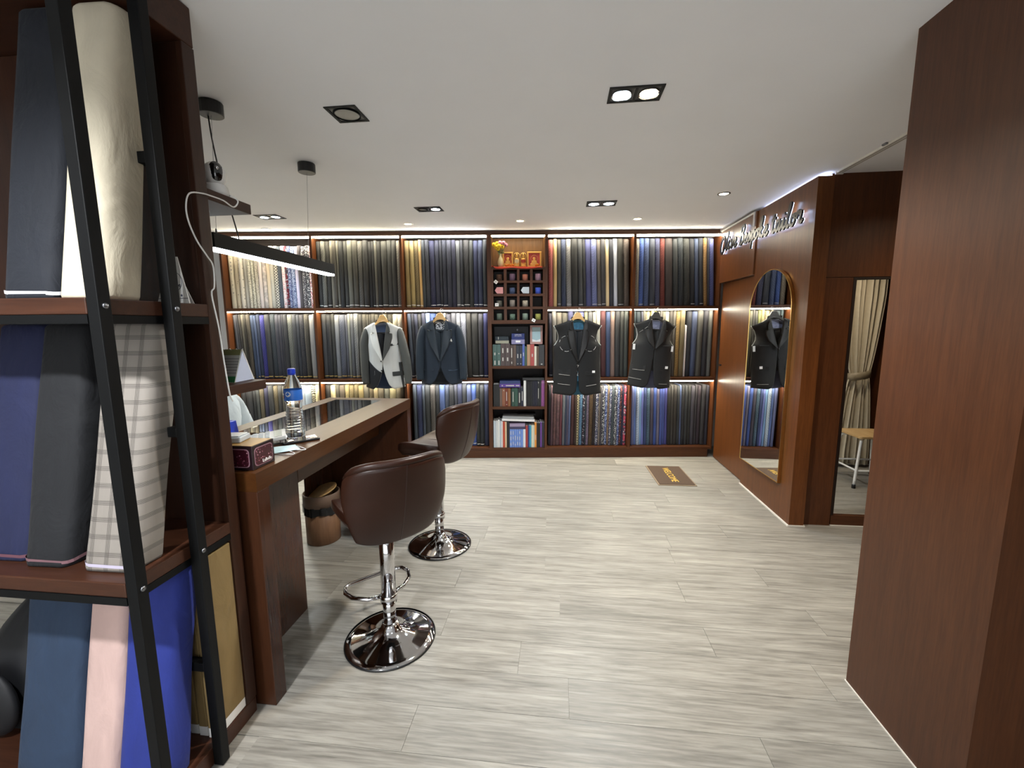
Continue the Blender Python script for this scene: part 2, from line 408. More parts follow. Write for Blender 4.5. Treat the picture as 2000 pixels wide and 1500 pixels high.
def wedge(cx, cy, z0, h, wdt, d, lean_x=0, lean_y=0, r=None, nz=8, wob=0.0, seed=0, ty=None):
    """a folded bolt of cloth: rounded front, flat sides, slightly soft, leaning; front faces -y"""
    mb = MB(); rnd = random.Random(seed); hw = wdt/2
    k = min(hw*0.95, d*0.45) if r is None else r
    prof = []
    for i in range(9):
        a = pi*i/8; prof.append((-hw*cos(a) if k >= hw*0.9 else (-hw+k-k*cos(a) if a <= pi/2 else hw-k-k*cos(a)), -k*sin(a)+k))
    prof = [(x, y) for x, y in prof] + [(hw, d-k*0.3), (hw-k*0.3, d), (-hw+k*0.3, d), (-hw, d-k*0.3)]
    n = len(prof); vs = []; fs = []
    ph = rnd.random()*6; ph2 = rnd.random()*6
    rows = [(0, 0.97)] + [(0.012+0.97*j/nz, 1.0) for j in range(nz+1)] + [(0.993, 0.93), (1.0, 0.72)]
    for t, s in rows:
        wx = wob*sin(3.1*t+ph)*t*(1-t)*4; wy = wob*sin(5*t+ph2)
        sc = s*(1+0.035*sin(7*t+ph2))
        for x, y in prof:
            vs.append((cx + x*sc + lean_x*t + wx, cy + d/2 + (y-d/2)*s + lean_y*t + wy*0.5, z0+h*t))
    m = len(rows)
    for j in range(m-1):
        for i in range(n): fs.append((j*n+i, j*n+(i+1) % n, (j+1)*n+(i+1) % n, (j+1)*n+i))
    fs.append(tuple(reversed(range(n)))); fs.append(tuple(range((m-1)*n, m*n)))
    mb.add(vs, fs); return mb
# ---------------------------------------------------------------- room shell
struct('floor', MB().box(-4.2, 3.6, -2.6, 5.6, -0.06, -0.004), M['floor'])
fl = bpy.data.objects['floor']
pw, pl = 0.182, 1.22
pm = MB().box(-pl/2+0.0006, pl/2-0.0006, -pw/2+0.0006, pw/2-0.0006, -0.0039, 0).mesh('plank')
pm.materials.append(M['floor'])
rows = 24
for r in range(rows):
    y = 0.75 + r*pw; off = random.random()*pl
    for c in range(-3, 3):
        x = c*pl + off
        if x < -3.2 or x > 3.3 or (y < 1.3 and (x < -1.6 or x > 1.9)): continue
        o = bpy.data.objects.new('plank', pm); COL.objects.link(o); o.parent = fl; o.location = (x, y, 0)
struct('ceiling', MB().box(-4.2, 3.6, -2.6, 5.6, CEIL, CEIL+0.1), M['ceiling'])
struct('wall_back', MB().box(-4.3, 3.3, 4.86, 4.96, 0, CEIL), M['wallpaint'], 'W')
struct('wall_left', MB().box(-4.3, -4.2, -2.6, 5.9, 0, CEIL), M['wallpaint'])
struct('wall_front', MB().box(-4.2, 3.6, -2.7, -2.6, 0, CEIL), M['wallpaint'])
struct('wall_far_right', MB().box(3.6, 3.7, -2.6, 5.6, 0, CEIL), M['panel_wood'])
# the partition with the round-topped mirror, the hidden door and the lintel board that carries the sign
wm = struct('wall_right', MB().box(1.612, 1.71, 3.055, 3.885, 0.012, 2.345), M['door_wood'])
M_cove = MB().box(1.66, 1.70, 3.07, 3.87, 2.346, 2.358)
dr = Thing('door_1', None, None, (1.64, 3.89, 0), kind='structure')
dr.part('door_leaf', MB().box(1.640, 1.68, 3.889, 4.66, 0.01, 1.828), M['door_wood'], bevel=0.002)
k_ = MB(); k_.tube([(1.64, 4.58, 1.005), (1.622, 4.58, 1.005)], 0.008, 10); k_.box(1.618, 1.626, 4.563, 4.597, 0.995, 1.015)
dr.part('door_latch', k_, M['black'], bevel=0.002)
struct('trim_1', MB().box(1.600, 1.70, 3.887, 4.665, 1.832, 2.345), M['door_wood'], bevel=0.002)
struct('trim_2', MB().box(1.602, 1.72, 3.05, 3.885, 0, 0.012), M['trim_white'], bevel=0.002)
tl = MB(); tl.box(1.592, 1.604, 3.93, 4.66, 2.333, 2.347); tl.box(1.590, 1.603, 3.915, 3.932, 2.23, 2.347)
struct('trim_3', tl, M['trim_white'], bevel=0.002)
# wall of the fitting nook, with the tall mirror set into it
nk = MB(); nk.box(1.71, 2.75, 3.10, 3.20, 1.722, CEIL); nk.box(1.71, 1.905, 3.10, 3.20, 0, 1.719); nk.box(2.45, 2.75, 3.10, 3.20, 0, 1.719)
struct('wall_nook', nk, M['wood'])
nb = MB(); nb.box(1.905, 2.45, 3.13, 3.20, 0, 1.719)
struct('wall_nook_back', nb, M['wood'])
struct('baseboard_nook', MB().box(1.912, 2.45, 3.102, 3.128, 0.006, 0.078), M['wood_x'], bevel=0.002)
struct('trim_4', MB().box(1.912, 2.45, 3.095, 3.128, 0, 0.0055), M['trim_white'])
ml = Thing('wall_mirror', 'tall frameless mirror set into the dark wood nook wall, reflecting a beige curtain', 'mirror', (2.18, 3.128, 0.08))
ml.part('glass', MB().box(1.925, 2.45, 3.118, 3.128, 0.080, 1.704), M['mirror'])
fr = MB(); fr.box(1.905, 1.924, 3.098, 3.129, 0.079, 1.719); fr.box(1.924, 2.45, 3.098, 3.129, 1.705, 1.719)
ml.part('frame', fr, M['wood_in'])
# the pier at the right
struct('wall_pier', MB().box(1.15, 3.55, 1.185, 1.675, 0.004, CEIL), M['panel_wood'])
struct('baseboard_pier', MB().box(1.146, 3.55, 1.181, 1.679, 0, 0.004), M['trim_white'])
# ---------------------------------------------------------------- fabric wall (axis aligned, world frame)
YF = 4.473; DEP = 0.36
cab = Thing('shelving_unit', 'dark wood wall-to-wall shelving unit with bays of standing fabric bolts', 'shelf', (-0.4, YF, 0), 'W')
cab.part('plinth', MB().box(-2.98, 2.10, YF, YF+DEP, 0, 0.085), M['wood_x'], bevel=0.002)
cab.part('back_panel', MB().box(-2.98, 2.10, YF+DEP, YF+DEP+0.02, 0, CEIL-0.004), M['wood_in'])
cab.part('top_rail', MB().box(-2.98, 2.10, YF, YF+0.06, 2.329, CEIL-0.004), M['wood_x'])
DIV = [(-2.975, -2.952), (-2.051, -2.028), (-1.141, -1.118), (-0.254, -0.214), (0.342, 0.366), (1.236, 1.262), (2.126, 2.142)]
for a, b in DIV: cab.part('divider', MB().box(a, b, YF, YF+DEP, 0.086, 2.3285), M['wood'], bevel=0.0015)
BAYX = {'A': (-2.952, -2.051), 'B': (-2.028, -1.141), 'C': (-1.118, -0.254), 'D': (-0.214, 0.342), 'E': (0.366, 1.236), 'F': (1.262, 2.126)}
for b, (x0, x1) in BAYX.items():
    if b == 'D': continue
    for z0, z1 in ((1.584, 1.610), (0.838, 0.864), (0.086, 0.110)):
        cab.part('shelf_board', MB().box(x0, x1, YF, YF+DEP, z0, z1), M['wood_x'], bevel=0.0015)
x0, x1 = BAYX['D']
for z0, z1 in ((1.993, 2.011), (1.436, 1.470), (0.968, 0.996), (0.533, 0.561), (0.086, 0.108)):
    cab.part('shelf_board', MB().box(x0, x1, YF+0.002, YF+DEP, z0, z1), M['wood_x'], bevel=0.0015)
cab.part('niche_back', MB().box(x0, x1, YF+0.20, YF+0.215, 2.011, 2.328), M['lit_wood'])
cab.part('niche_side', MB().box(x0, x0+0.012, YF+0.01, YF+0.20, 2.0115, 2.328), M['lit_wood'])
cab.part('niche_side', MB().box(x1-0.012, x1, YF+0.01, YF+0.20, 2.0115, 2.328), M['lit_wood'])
# tie cubbies, four by four
cz = [(1.877, 1.986), (1.743, 1.853), (1.612, 1.718), (1.475, 1.586)]
cx = [(-0.192, -0.084), (-0.055, 0.051), (0.076, 0.184), (0.211, 0.317)]
zz = [1.993, 1.986]
for i in range(5):
    zt = 1.993 if i == 0 else cz[i-1][0]; zb = cz[i][1] if i < 4 else 1.470
    if zt-zb > 0.002: cab.part('cubby_rail', MB().box(x0, x1, YF+0.004, YF+0.2, zb, zt-0.0005), M['wood_x'])
for j in range(5):
    xa = x0 if j == 0 else cx[j-1][1]; xb = cx[j][0] if j < 4 else x1
    for k in range(4): cab.part('cubby_post', MB().box(xa, xb, YF+0.004, YF+0.2, cz[k][0], cz[k][1]-0.0005), M['wood'])
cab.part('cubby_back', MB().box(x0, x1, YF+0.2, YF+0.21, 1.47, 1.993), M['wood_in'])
# LED strips under every shelf edge
SK = STRIPK
for b, (x0, x1) in BAYX.items():
    for zt in (2.3285, 1.583, 0.837):
        if b == 'D' and zt < 2: continue
        mat = {'A': 'strip_w', 'B': 'strip_y', 'C': 'strip_n', 'D': 'strip_d', 'E': 'strip_w', 'F': 'strip_w'}[b]
        row = {2.3285: 'top', 1.583: 'middle', 0.837: 'bottom'}[zt]
        nm = {'A': 'leftmost bay', 'B': 'second bay from left', 'C': 'bay left of ties', 'D': 'flower niche', 'E': 'bay right of ties', 'F': 'rightmost bay'}[b]
        t = Thing('led_strip', f'glowing led light strip above the {row} row, {nm}', 'light', ((x0+x1)/2, YF+0.01, zt), 'W', group='led strips on the fabric wall')
        h = 0.016 if zt > 2 else 0.014
        pf_ = t.part('profile', MB().box(x0+0.004, x1-0.004, YF+0.003, YF+0.052, zt-0.004, zt-0.0005), M['steel'])
        t.part('diffuser', MB().box(x0+0.006, x1-0.006, YF+0.005, YF+0.050, zt-h, zt-0.0042), M[mat], parent=pf_)
for k in ('strip_w', 'strip_n', 'strip_y'): M[k].node_tree.nodes['Principled BSDF'].inputs['Emission Strength'].default_value = SK
M['strip_d'].node_tree.nodes['Principled BSDF'].inputs['Emission Strength'].default_value = SK*0.3
# ---------------------------------------------------------------- bolts of cloth
BOLTS = {
'A0':(1.612,'',"""
-2.925 -2.932 0.054 2.25 e8dcc0 dot
-2.872 -2.876 0.054 2.25 ead9b8 dotd
-2.825 -2.826 0.043 2.25 e4dccb dot
-2.782 -2.78 0.046 2.25 d8d2c4 -
-2.743 -2.739 0.034 2.25 e2dcc8 print
-2.709 -2.704 0.034 2.25 dedac6 print
-2.672 -2.665 0.043 2.25 e0d8c4 print
-2.633 -2.626 0.035 2.25 ddd2cb -
-2.593 -2.588 0.043 2.25 c9c2ba damask
-2.547 -2.545 0.046 2.25 e8d8bc -
-2.504 -2.505 0.038 2.25 d8d4c4 check
-2.462 -2.465 0.043 2.25 e4e0d0 gcheck
-2.419 -2.425 0.04 2.25 5a6572 -
-2.381 -2.388 0.035 2.25 e8dcdc reddot
-2.353 -2.358 0.023 2.25 8a2036 floral
-2.324 -2.326 0.038 2.25 5a6aa0 bprint
-2.287 -2.285 0.04 2.25 8a9cc0 bprint
-2.248 -2.243 0.04 2.25 d8d0e4 -
-2.212 -2.204 0.035 2.25 6a6468 -
-2.176 -2.165 0.04 2.25 57525a wprint
-2.138 -2.125 0.038 2.25 6a6a70 wfloral
-2.109 -2.093 0.023 2.25 c09088 rfloral
"""),
'A1':(0.866,'y',"""
-2.916 -2.933 0.032 1.553 4a4a52 -
-2.894 -2.91 0.013 1.553 3c3a40 -
-2.876 -2.89 0.024 1.553 45403c -
-2.847 -2.859 0.035 1.553 6d675a -
-2.819 -2.829 0.024 1.553 3a342c -
-2.789 -2.797 0.038 1.553 4f4638 twill
-2.753 -2.758 0.038 1.553 3f4f6e -
-2.725 -2.727 0.021 1.553 46567a -
-2.698 -2.698 0.035 1.553 34405c -
-2.655 -2.652 0.054 1.553 3f3f9c twill
-2.605 -2.599 0.049 1.553 33343a -
-2.553 -2.546 0.056 1.553 3d4650 twill
-2.503 -2.495 0.045 1.553 40404e -
-2.464 -2.458 0.031 1.553 3a3a48 -
-2.438 -2.431 0.022 1.553 34343e -
-2.409 -2.404 0.034 1.553 2f3038 -
-2.363 -2.358 0.059 1.553 7b7c74 twill
-2.313 -2.309 0.039 1.553 3a3c44 -
-2.278 -2.274 0.031 1.553 3f424c -
-2.236 -2.232 0.053 1.553 38363f print
-2.185 -2.182 0.048 1.553 4e483e twill
-2.138 -2.136 0.045 1.553 a39f9c -
-2.107 -2.105 0.017 1.553 8b8a8c -
"""),
'A2':(0.112,'',"""
-2.974 -2.974 0.062 0.795 3a3a40 -
-2.908 -2.907 0.071 0.795 34363c -
-2.849 -2.849 0.046 0.795 3a3d42 -
-2.81 -2.81 0.033 0.795 44484a -
-2.77 -2.77 0.046 0.795 6a604c twill
-2.72 -2.721 0.054 0.795 2e2e52 -
-2.667 -2.668 0.052 0.795 3a3c40 -
-2.616 -2.617 0.05 0.795 6b6048 twill
-2.564 -2.565 0.054 0.795 38383a -
-2.512 -2.514 0.05 0.795 45433a -
-2.461 -2.463 0.052 0.795 c4c6cc -
-2.41 -2.412 0.05 0.795 ccd0d4 -
-2.36 -2.362 0.05 0.795 c0c8d0 -
-2.31 -2.313 0.05 0.795 b8c0cc -
-2.251 -2.255 0.066 0.795 a8b8c8 -
-2.194 -2.198 0.048 0.795 d8d0b8 zebra
-2.147 -2.151 0.046 0.795 d8d0a8 -
-2.106 -2.11 0.037 0.795 e0d8b0 twill
"""),
'B0':(1.612,'w',"""
-2.024 -2.024 0.043 2.285 3f3f40 twill
-1.977 -1.981 0.048 2.285 7a7a74 twill
-1.928 -1.936 0.045 2.285 44423f twill
-1.885 -1.896 0.037 2.285 8a8478 -
-1.849 -1.863 0.032 2.285 55504a -
-1.818 -1.835 0.027 2.285 77736a -
-1.782 -1.801 0.043 2.285 33353a -
-1.737 -1.76 0.043 2.285 4c4c4c -
-1.687 -1.713 0.054 2.285 77776f -
-1.633 -1.661 0.053 2.285 55534e -
-1.579 -1.608 0.055 2.285 6d6b68 twill
-1.526 -1.555 0.05 2.285 3d3d40 -
-1.48 -1.51 0.042 2.285 303036 -
-1.447 -1.475 0.026 2.285 2c2d33 -
-1.422 -1.448 0.026 2.285 73716c -
-1.389 -1.412 0.044 2.285 26262a -
-1.339 -1.357 0.061 2.285 4c4d4c -
-1.286 -1.3 0.049 2.285 4c4e50 -
-1.239 -1.248 0.049 2.285 3b3c40 -
-1.195 -1.197 0.047 2.285 8d8781 twill
"""),
'B1':(0.866,'y',"""
-2.003 -2.009 0.055 1.553 4c4d52 -
-1.952 -1.956 0.049 1.553 33353c twill
-1.91 -1.911 0.038 1.553 3a3b3c -
-1.865 -1.865 0.052 1.553 8a8d94 -
-1.809 -1.808 0.061 1.553 5e6478 twill
-1.767 -1.766 0.022 1.553 666878 -
-1.739 -1.738 0.033 1.553 8a8c88 -
-1.703 -1.702 0.039 1.553 6c6e76 -
-1.66 -1.659 0.047 1.553 84868a twill
-1.617 -1.614 0.041 1.553 3c3c3e -
-1.573 -1.57 0.047 1.553 4e4a44 twill
-1.538 -1.533 0.025 1.553 4a463e -
-1.513 -1.508 0.025 1.553 44403a -
-1.482 -1.476 0.039 1.553 46423c -
-1.443 -1.436 0.041 1.553 3f3b34 -
-1.405 -1.397 0.036 1.553 26241f twill
-1.361 -1.352 0.052 1.553 4c483c -
-1.305 -1.295 0.061 1.553 35322a -
-1.252 -1.241 0.047 1.553 b0ab98 -
-1.203 -1.191 0.052 1.553 a8a298 twill
"""),
'B2':(0.112,'',"""
-2.028 -2.0 0.055 0.795 2c2a30 twill
-1.972 -1.945 0.055 0.795 c8bc98 -
-1.924 -1.897 0.042 0.795 4f4d46 -
-1.874 -1.847 0.058 0.795 5a5048 -
-1.821 -1.794 0.047 0.795 9a8c62 twill
-1.769 -1.743 0.055 0.795 7a6c4a twill
-1.718 -1.692 0.047 0.795 6c6040 twill
-1.668 -1.643 0.053 0.795 85764f -
-1.612 -1.588 0.058 0.795 57534a -
-1.555 -1.531 0.055 0.795 5a4e3a twill
-1.504 -1.48 0.047 0.795 8c7e62 -
-1.451 -1.428 0.058 0.795 5a5244 -
-1.39 -1.367 0.064 0.795 5e5f58 -
-1.322 -1.299 0.072 0.795 8c8468 -
-1.261 -1.239 0.05 0.795 5c5442 twill
"""),
'C0':(1.612,'w',"""
-1.087 -1.1 0.052 2.285 a08a58 -
-1.032 -1.052 0.05 2.285 ae9860 -
-0.982 -1.009 0.044 2.285 8d7a4e twill
-0.943 -0.973 0.03 2.285 d8ae70 -
-0.909 -0.941 0.038 2.285 3a3f44 -
-0.87 -0.904 0.038 2.285 353842 twill
-0.82 -0.856 0.06 2.285 33355a twill
-0.763 -0.802 0.052 2.285 34364a -
-0.725 -0.765 0.022 2.285 30323e -
-0.688 -0.728 0.052 2.285 34384a twill
-0.636 -0.676 0.052 2.285 3a3c4c -
-0.591 -0.627 0.043 2.285 30304a -
-0.549 -0.583 0.043 2.285 6d6f70 -
-0.513 -0.544 0.031 2.285 3a3b42 -
-0.466 -0.492 0.068 2.285 454342 twill
-0.416 -0.437 0.038 2.285 3f4240 -
-0.374 -0.39 0.05 2.285 3a4064 -
-0.326 -0.336 0.053 2.285 424a66 -
-0.28 -0.283 0.045 2.285 3c4044 -
"""),
'C1':(0.866,'w',"""
-1.068 -1.094 0.041 1.553 4a5260 -
-1.031 -1.056 0.033 1.553 34343c twill
-0.997 -1.021 0.036 1.553 34364a -
-0.957 -0.981 0.044 1.553 403e3a twill
-0.916 -0.939 0.039 1.553 38384a -
-0.872 -0.895 0.05 1.553 8aa0cc -
-0.817 -0.839 0.061 1.553 3a5088 -
-0.762 -0.783 0.05 1.553 4c5058 -
-0.722 -0.743 0.03 1.553 6c665c twill
-0.694 -0.714 0.028 1.553 a39c8a -
-0.654 -0.673 0.053 1.553 4a4850 twill
-0.599 -0.617 0.058 1.553 5c5c60 -
-0.551 -0.569 0.039 1.553 9a9a9c -
-0.501 -0.519 0.061 1.553 a6a6b0 twill
-0.447 -0.461 0.051 1.553 47433c -
-0.385 -0.394 0.078 1.553 36342f -
-0.325 -0.329 0.048 1.553 34323a -
-0.277 -0.276 0.054 1.553 34366a -
"""),
'C2':(0.112,'w',"""
-1.059 -1.06 0.04 0.795 3f4a55 -
-1.007 -1.008 0.064 0.795 34406a twill
-0.961 -0.962 0.027 0.795 4c5664 -
-0.918 -0.919 0.059 0.795 3c4042 -
-0.861 -0.862 0.056 0.795 6a645e twill
-0.812 -0.812 0.043 0.795 34363a twill
-0.758 -0.759 0.064 0.795 5a70a8 -
-0.702 -0.703 0.048 0.795 4a5468 twill
-0.656 -0.656 0.045 0.795 35373c -
-0.613 -0.613 0.04 0.795 4a4c58 -
-0.566 -0.566 0.053 0.795 3c4260 -
-0.514 -0.514 0.051 0.795 3f4248 -
-0.466 -0.466 0.045 0.795 5c6890 -
-0.415 -0.414 0.059 0.795 5a74c0 -
-0.368 -0.367 0.035 0.795 34362f twill
-0.327 -0.326 0.048 0.795 3a3d40 -
-0.275 -0.273 0.056 0.795 3a4262 -
"""),
'E0':(1.612,'s',"""
0.408 0.402 0.051 2.305 d07068 twill
0.454 0.446 0.039 2.303 d8b880 -
0.496 0.483 0.04 2.303 5c5a54 -
0.543 0.525 0.048 2.305 3c4868 twill
0.6 0.574 0.058 2.305 9c9a98 twill
0.663 0.63 0.061 2.305 2c2c2c -
0.724 0.683 0.053 2.305 4c4e52 -
0.765 0.721 0.027 2.305 3c3c40 twill
0.81 0.765 0.062 2.305 585c90 -
0.869 0.824 0.056 2.305 7880b4 twill
0.919 0.873 0.043 2.305 6c6460 -
0.963 0.917 0.045 2.305 46444a -
1.002 0.959 0.036 2.305 e4cca0 -
1.039 1.006 0.048 2.305 3e404c -
1.079 1.056 0.042 2.303 c8ccd8 -
1.124 1.114 0.061 2.305 3b3832 -
1.178 1.177 0.056 2.305 5e5048 twill
"""),
'E1':(0.866,'s',"""
0.414 0.4 0.036 1.555 2e2c40 -
0.456 0.441 0.047 1.568 77736f -
0.511 0.493 0.06 1.555 6c645a -
0.573 0.554 0.063 1.56 545046 -
0.635 0.613 0.058 1.568 30325c -
0.694 0.669 0.058 1.568 34384c -
0.751 0.725 0.055 1.568 4c508c -
0.8 0.772 0.041 1.565 77745c -
0.846 0.816 0.049 1.568 55565a -
0.891 0.859 0.038 1.563 a59c8c -
0.929 0.902 0.043 1.573 b4b0a4 -
0.977 0.958 0.06 1.568 5c2a2e -
1.028 1.013 0.047 1.563 3a4c74 -
1.075 1.063 0.049 1.565 9c8074 -
1.124 1.115 0.051 1.568 36363a -
1.168 1.16 0.04 1.568 3f403c -
1.21 1.204 0.045 1.573 454a46 -
"""),
'E2':(0.112,'',"""
0.396 0.404 0.022 0.775 2c2c38 -
0.419 0.427 0.024 0.775 6a4c58 -
0.45 0.458 0.037 0.775 6c4c4e damask
0.487 0.496 0.039 0.775 725458 damask
0.521 0.53 0.029 0.775 8c4c58 -
0.549 0.558 0.026 0.775 7c8088 -
0.572 0.581 0.019 0.775 4c5a78 -
0.591 0.601 0.019 0.775 66607c -
0.613 0.623 0.025 0.775 6c7ca8 -
0.648 0.658 0.044 0.775 5c3434 -
0.68 0.69 0.019 0.775 4a3028 -
0.703 0.714 0.028 0.775 c8bc98 gcheck
0.735 0.746 0.036 0.775 6c98c0 print
0.765 0.777 0.025 0.775 3c2038 floral
0.785 0.796 0.014 0.775 2c3c50 -
0.809 0.819 0.033 0.775 9888a4 print
0.845 0.855 0.039 0.775 6b5032 print
0.88 0.89 0.031 0.775 44383c print
0.911 0.92 0.031 0.775 3c4470 wprint
0.938 0.946 0.022 0.775 9c9088 print
0.958 0.966 0.017 0.775 5a5660 print
0.981 0.989 0.031 0.775 2c2c34 wfloral
1.011 1.018 0.028 0.775 3c5498 bprint
1.035 1.041 0.019 0.775 a0846c print
1.057 1.063 0.025 0.775 2a3468 wprint
1.085 1.091 0.031 0.775 5c6870 check
1.115 1.12 0.028 0.775 4a5060 wfloral
1.143 1.147 0.028 0.775 34488c bprint
1.168 1.172 0.022 0.775 5c3c3c reddot
1.191 1.194 0.022 0.775 38385c print
1.216 1.219 0.028 0.775 d04c68 floral
"""),
'F0':(1.612,'s',"""
1.306 1.295 0.049 2.305 8c8478 twill
1.356 1.344 0.049 2.305 5070c0 twill
1.412 1.39 0.053 2.305 5a6c98 twill
1.472 1.437 0.054 2.305 464c5c -
1.532 1.488 0.057 2.305 52567c twill
1.589 1.537 0.049 2.305 8c3c34 twill
1.658 1.595 0.077 2.305 4c4040 -
1.723 1.653 0.046 2.305 3c4044 -
1.779 1.706 0.062 2.305 3c444c twill
1.844 1.767 0.064 2.305 404240 twill
1.905 1.824 0.054 2.305 30323c -
1.951 1.872 0.04 2.305 4a5878 -
1.989 1.92 0.046 2.305 2f3340 -
2.028 1.966 0.039 2.305 a8804c twill
2.054 1.996 0.018 2.305 3a3c4c -
2.088 2.037 0.057 2.305 7078b8 twill
"""),
'F1':(0.866,'',"""
1.312 1.293 0.021 1.568 3a4a50 -
1.348 1.333 0.054 1.568 2f3c44 -
1.384 1.372 0.021 1.568 4a4c5c -
1.405 1.395 0.023 1.568 6c685c -
1.442 1.435 0.054 1.568 b09c7c twill
1.485 1.483 0.036 1.568 a89c6c -
1.516 1.516 0.028 1.568 8c8c58 -
1.544 1.548 0.031 1.568 5c5a56 -
1.568 1.573 0.018 1.568 5c5854 -
1.591 1.599 0.031 1.568 6c6858 -
1.627 1.638 0.044 1.568 b8b498 -
1.669 1.684 0.044 1.568 4c4640 -
1.708 1.722 0.033 1.568 6c665e -
1.748 1.754 0.039 1.568 a8864c twill
1.799 1.795 0.054 1.568 8a7a58 -
1.832 1.833 0.018 1.421 e8e0dc -
1.864 1.874 0.055 1.568 2c2e38 -
1.922 1.929 0.058 1.568 4a5678 -
1.985 1.988 0.063 1.568 5c5a54 -
2.046 2.046 0.055 1.568 32303a -
2.099 2.097 0.05 1.568 7c7c78 -
"""),
'F2':(0.112,'',"""
1.306 1.294 0.031 0.775 7078a8 -
1.336 1.323 0.028 0.775 7088c8 -
1.367 1.353 0.033 0.775 b8c8dc twill
1.398 1.383 0.027 0.775 88b0e0 -
1.423 1.407 0.023 0.775 8c94e0 -
1.451 1.434 0.031 0.775 44558c -
1.486 1.468 0.039 0.775 5c7890 twill
1.525 1.505 0.036 0.775 5a5468 -
1.56 1.539 0.033 0.775 4460b0 -
1.594 1.572 0.033 0.775 7c7890 -
1.625 1.602 0.028 0.775 4c60b0 -
1.655 1.631 0.031 0.775 5468b8 -
1.686 1.661 0.031 0.775 5c5cac -
1.718 1.693 0.033 0.775 2a2620 -
1.75 1.728 0.033 0.775 44403c -
1.783 1.763 0.036 0.775 3a3430 -
1.815 1.798 0.03 0.775 34383c -
1.84 1.825 0.022 0.775 60709c -
1.867 1.854 0.033 0.775 26262c twill
1.899 1.888 0.033 0.775 34363a -
1.932 1.924 0.036 0.775 30302f -
1.971 1.966 0.044 0.775 44404c -
2.003 2.0 0.022 0.775 3f3a40 -
2.036 2.036 0.047 0.775 3a2c38 -
2.08 2.084 0.044 0.775 2e2a30 -
2.117 2.124 0.033 0.775 2f2c3c -
"""),
}
BAYN = {'A': 'leftmost bay', 'B': 'second bay', 'C': 'bay left of ties', 'E': 'bay right of ties', 'F': 'rightmost bay'}
ROWN = ('top', 'middle', 'bottom')
def colour_word(h):
    import colorsys
    r, g, b = (int(h[i:i+2], 16)/255 for i in (0, 2, 4)); hh, s, v = colorsys.rgb_to_hsv(r, g, b); hh *= 360
    if s < 0.13: return 'white' if v > 0.85 else 'pale grey' if v > 0.65 else 'mid grey' if v > 0.42 else 'charcoal' if v > 0.2 else 'black'
    if hh < 18 or hh > 335: return 'red' if s > 0.55 else 'rose' if v > 0.6 else 'maroon' if s > 0.3 else 'brown grey'
    if hh < 65: return ('cream' if v > 0.8 else 'tan' if v > 0.55 else 'olive brown') if s < 0.6 else 'gold tan'
    if hh < 170: return 'green grey'
    if hh < 262:
        if s > 0.5: return 'bright blue' if v > 0.55 else 'deep blue'
        return 'light blue' if v > 0.7 else 'steel blue' if v > 0.42 else 'dark navy'
    return 'purple grey' if v < 0.6 else 'lilac'
PATW = {'-': 'plain', 'wrinkle_shade': 'creased', 'dot': 'dotted', 'dotd': 'closely dotted', 'print': 'small-print', 'wprint': 'white-flecked', 'bprint': 'blue-print', 'wfloral': 'white-leaf print', 'floral': 'bold floral', 'rfloral': 'red-leaf print', 'check': 'fine-check', 'gcheck': 'checked', 'damask': 'damask', 'zebra': 'zebra-striped', 'reddot': 'red-speckled'}
SELV = {'w': plain('selvedge_white', 'd8d6d2', 0.7), 'y': plain('selvedge_yellow', 'd0b060', 0.7), 's': plain('selvedge_grey', 'a8a8aa', 0.7)}
RB = random.Random(3)
CK = CLOTHK
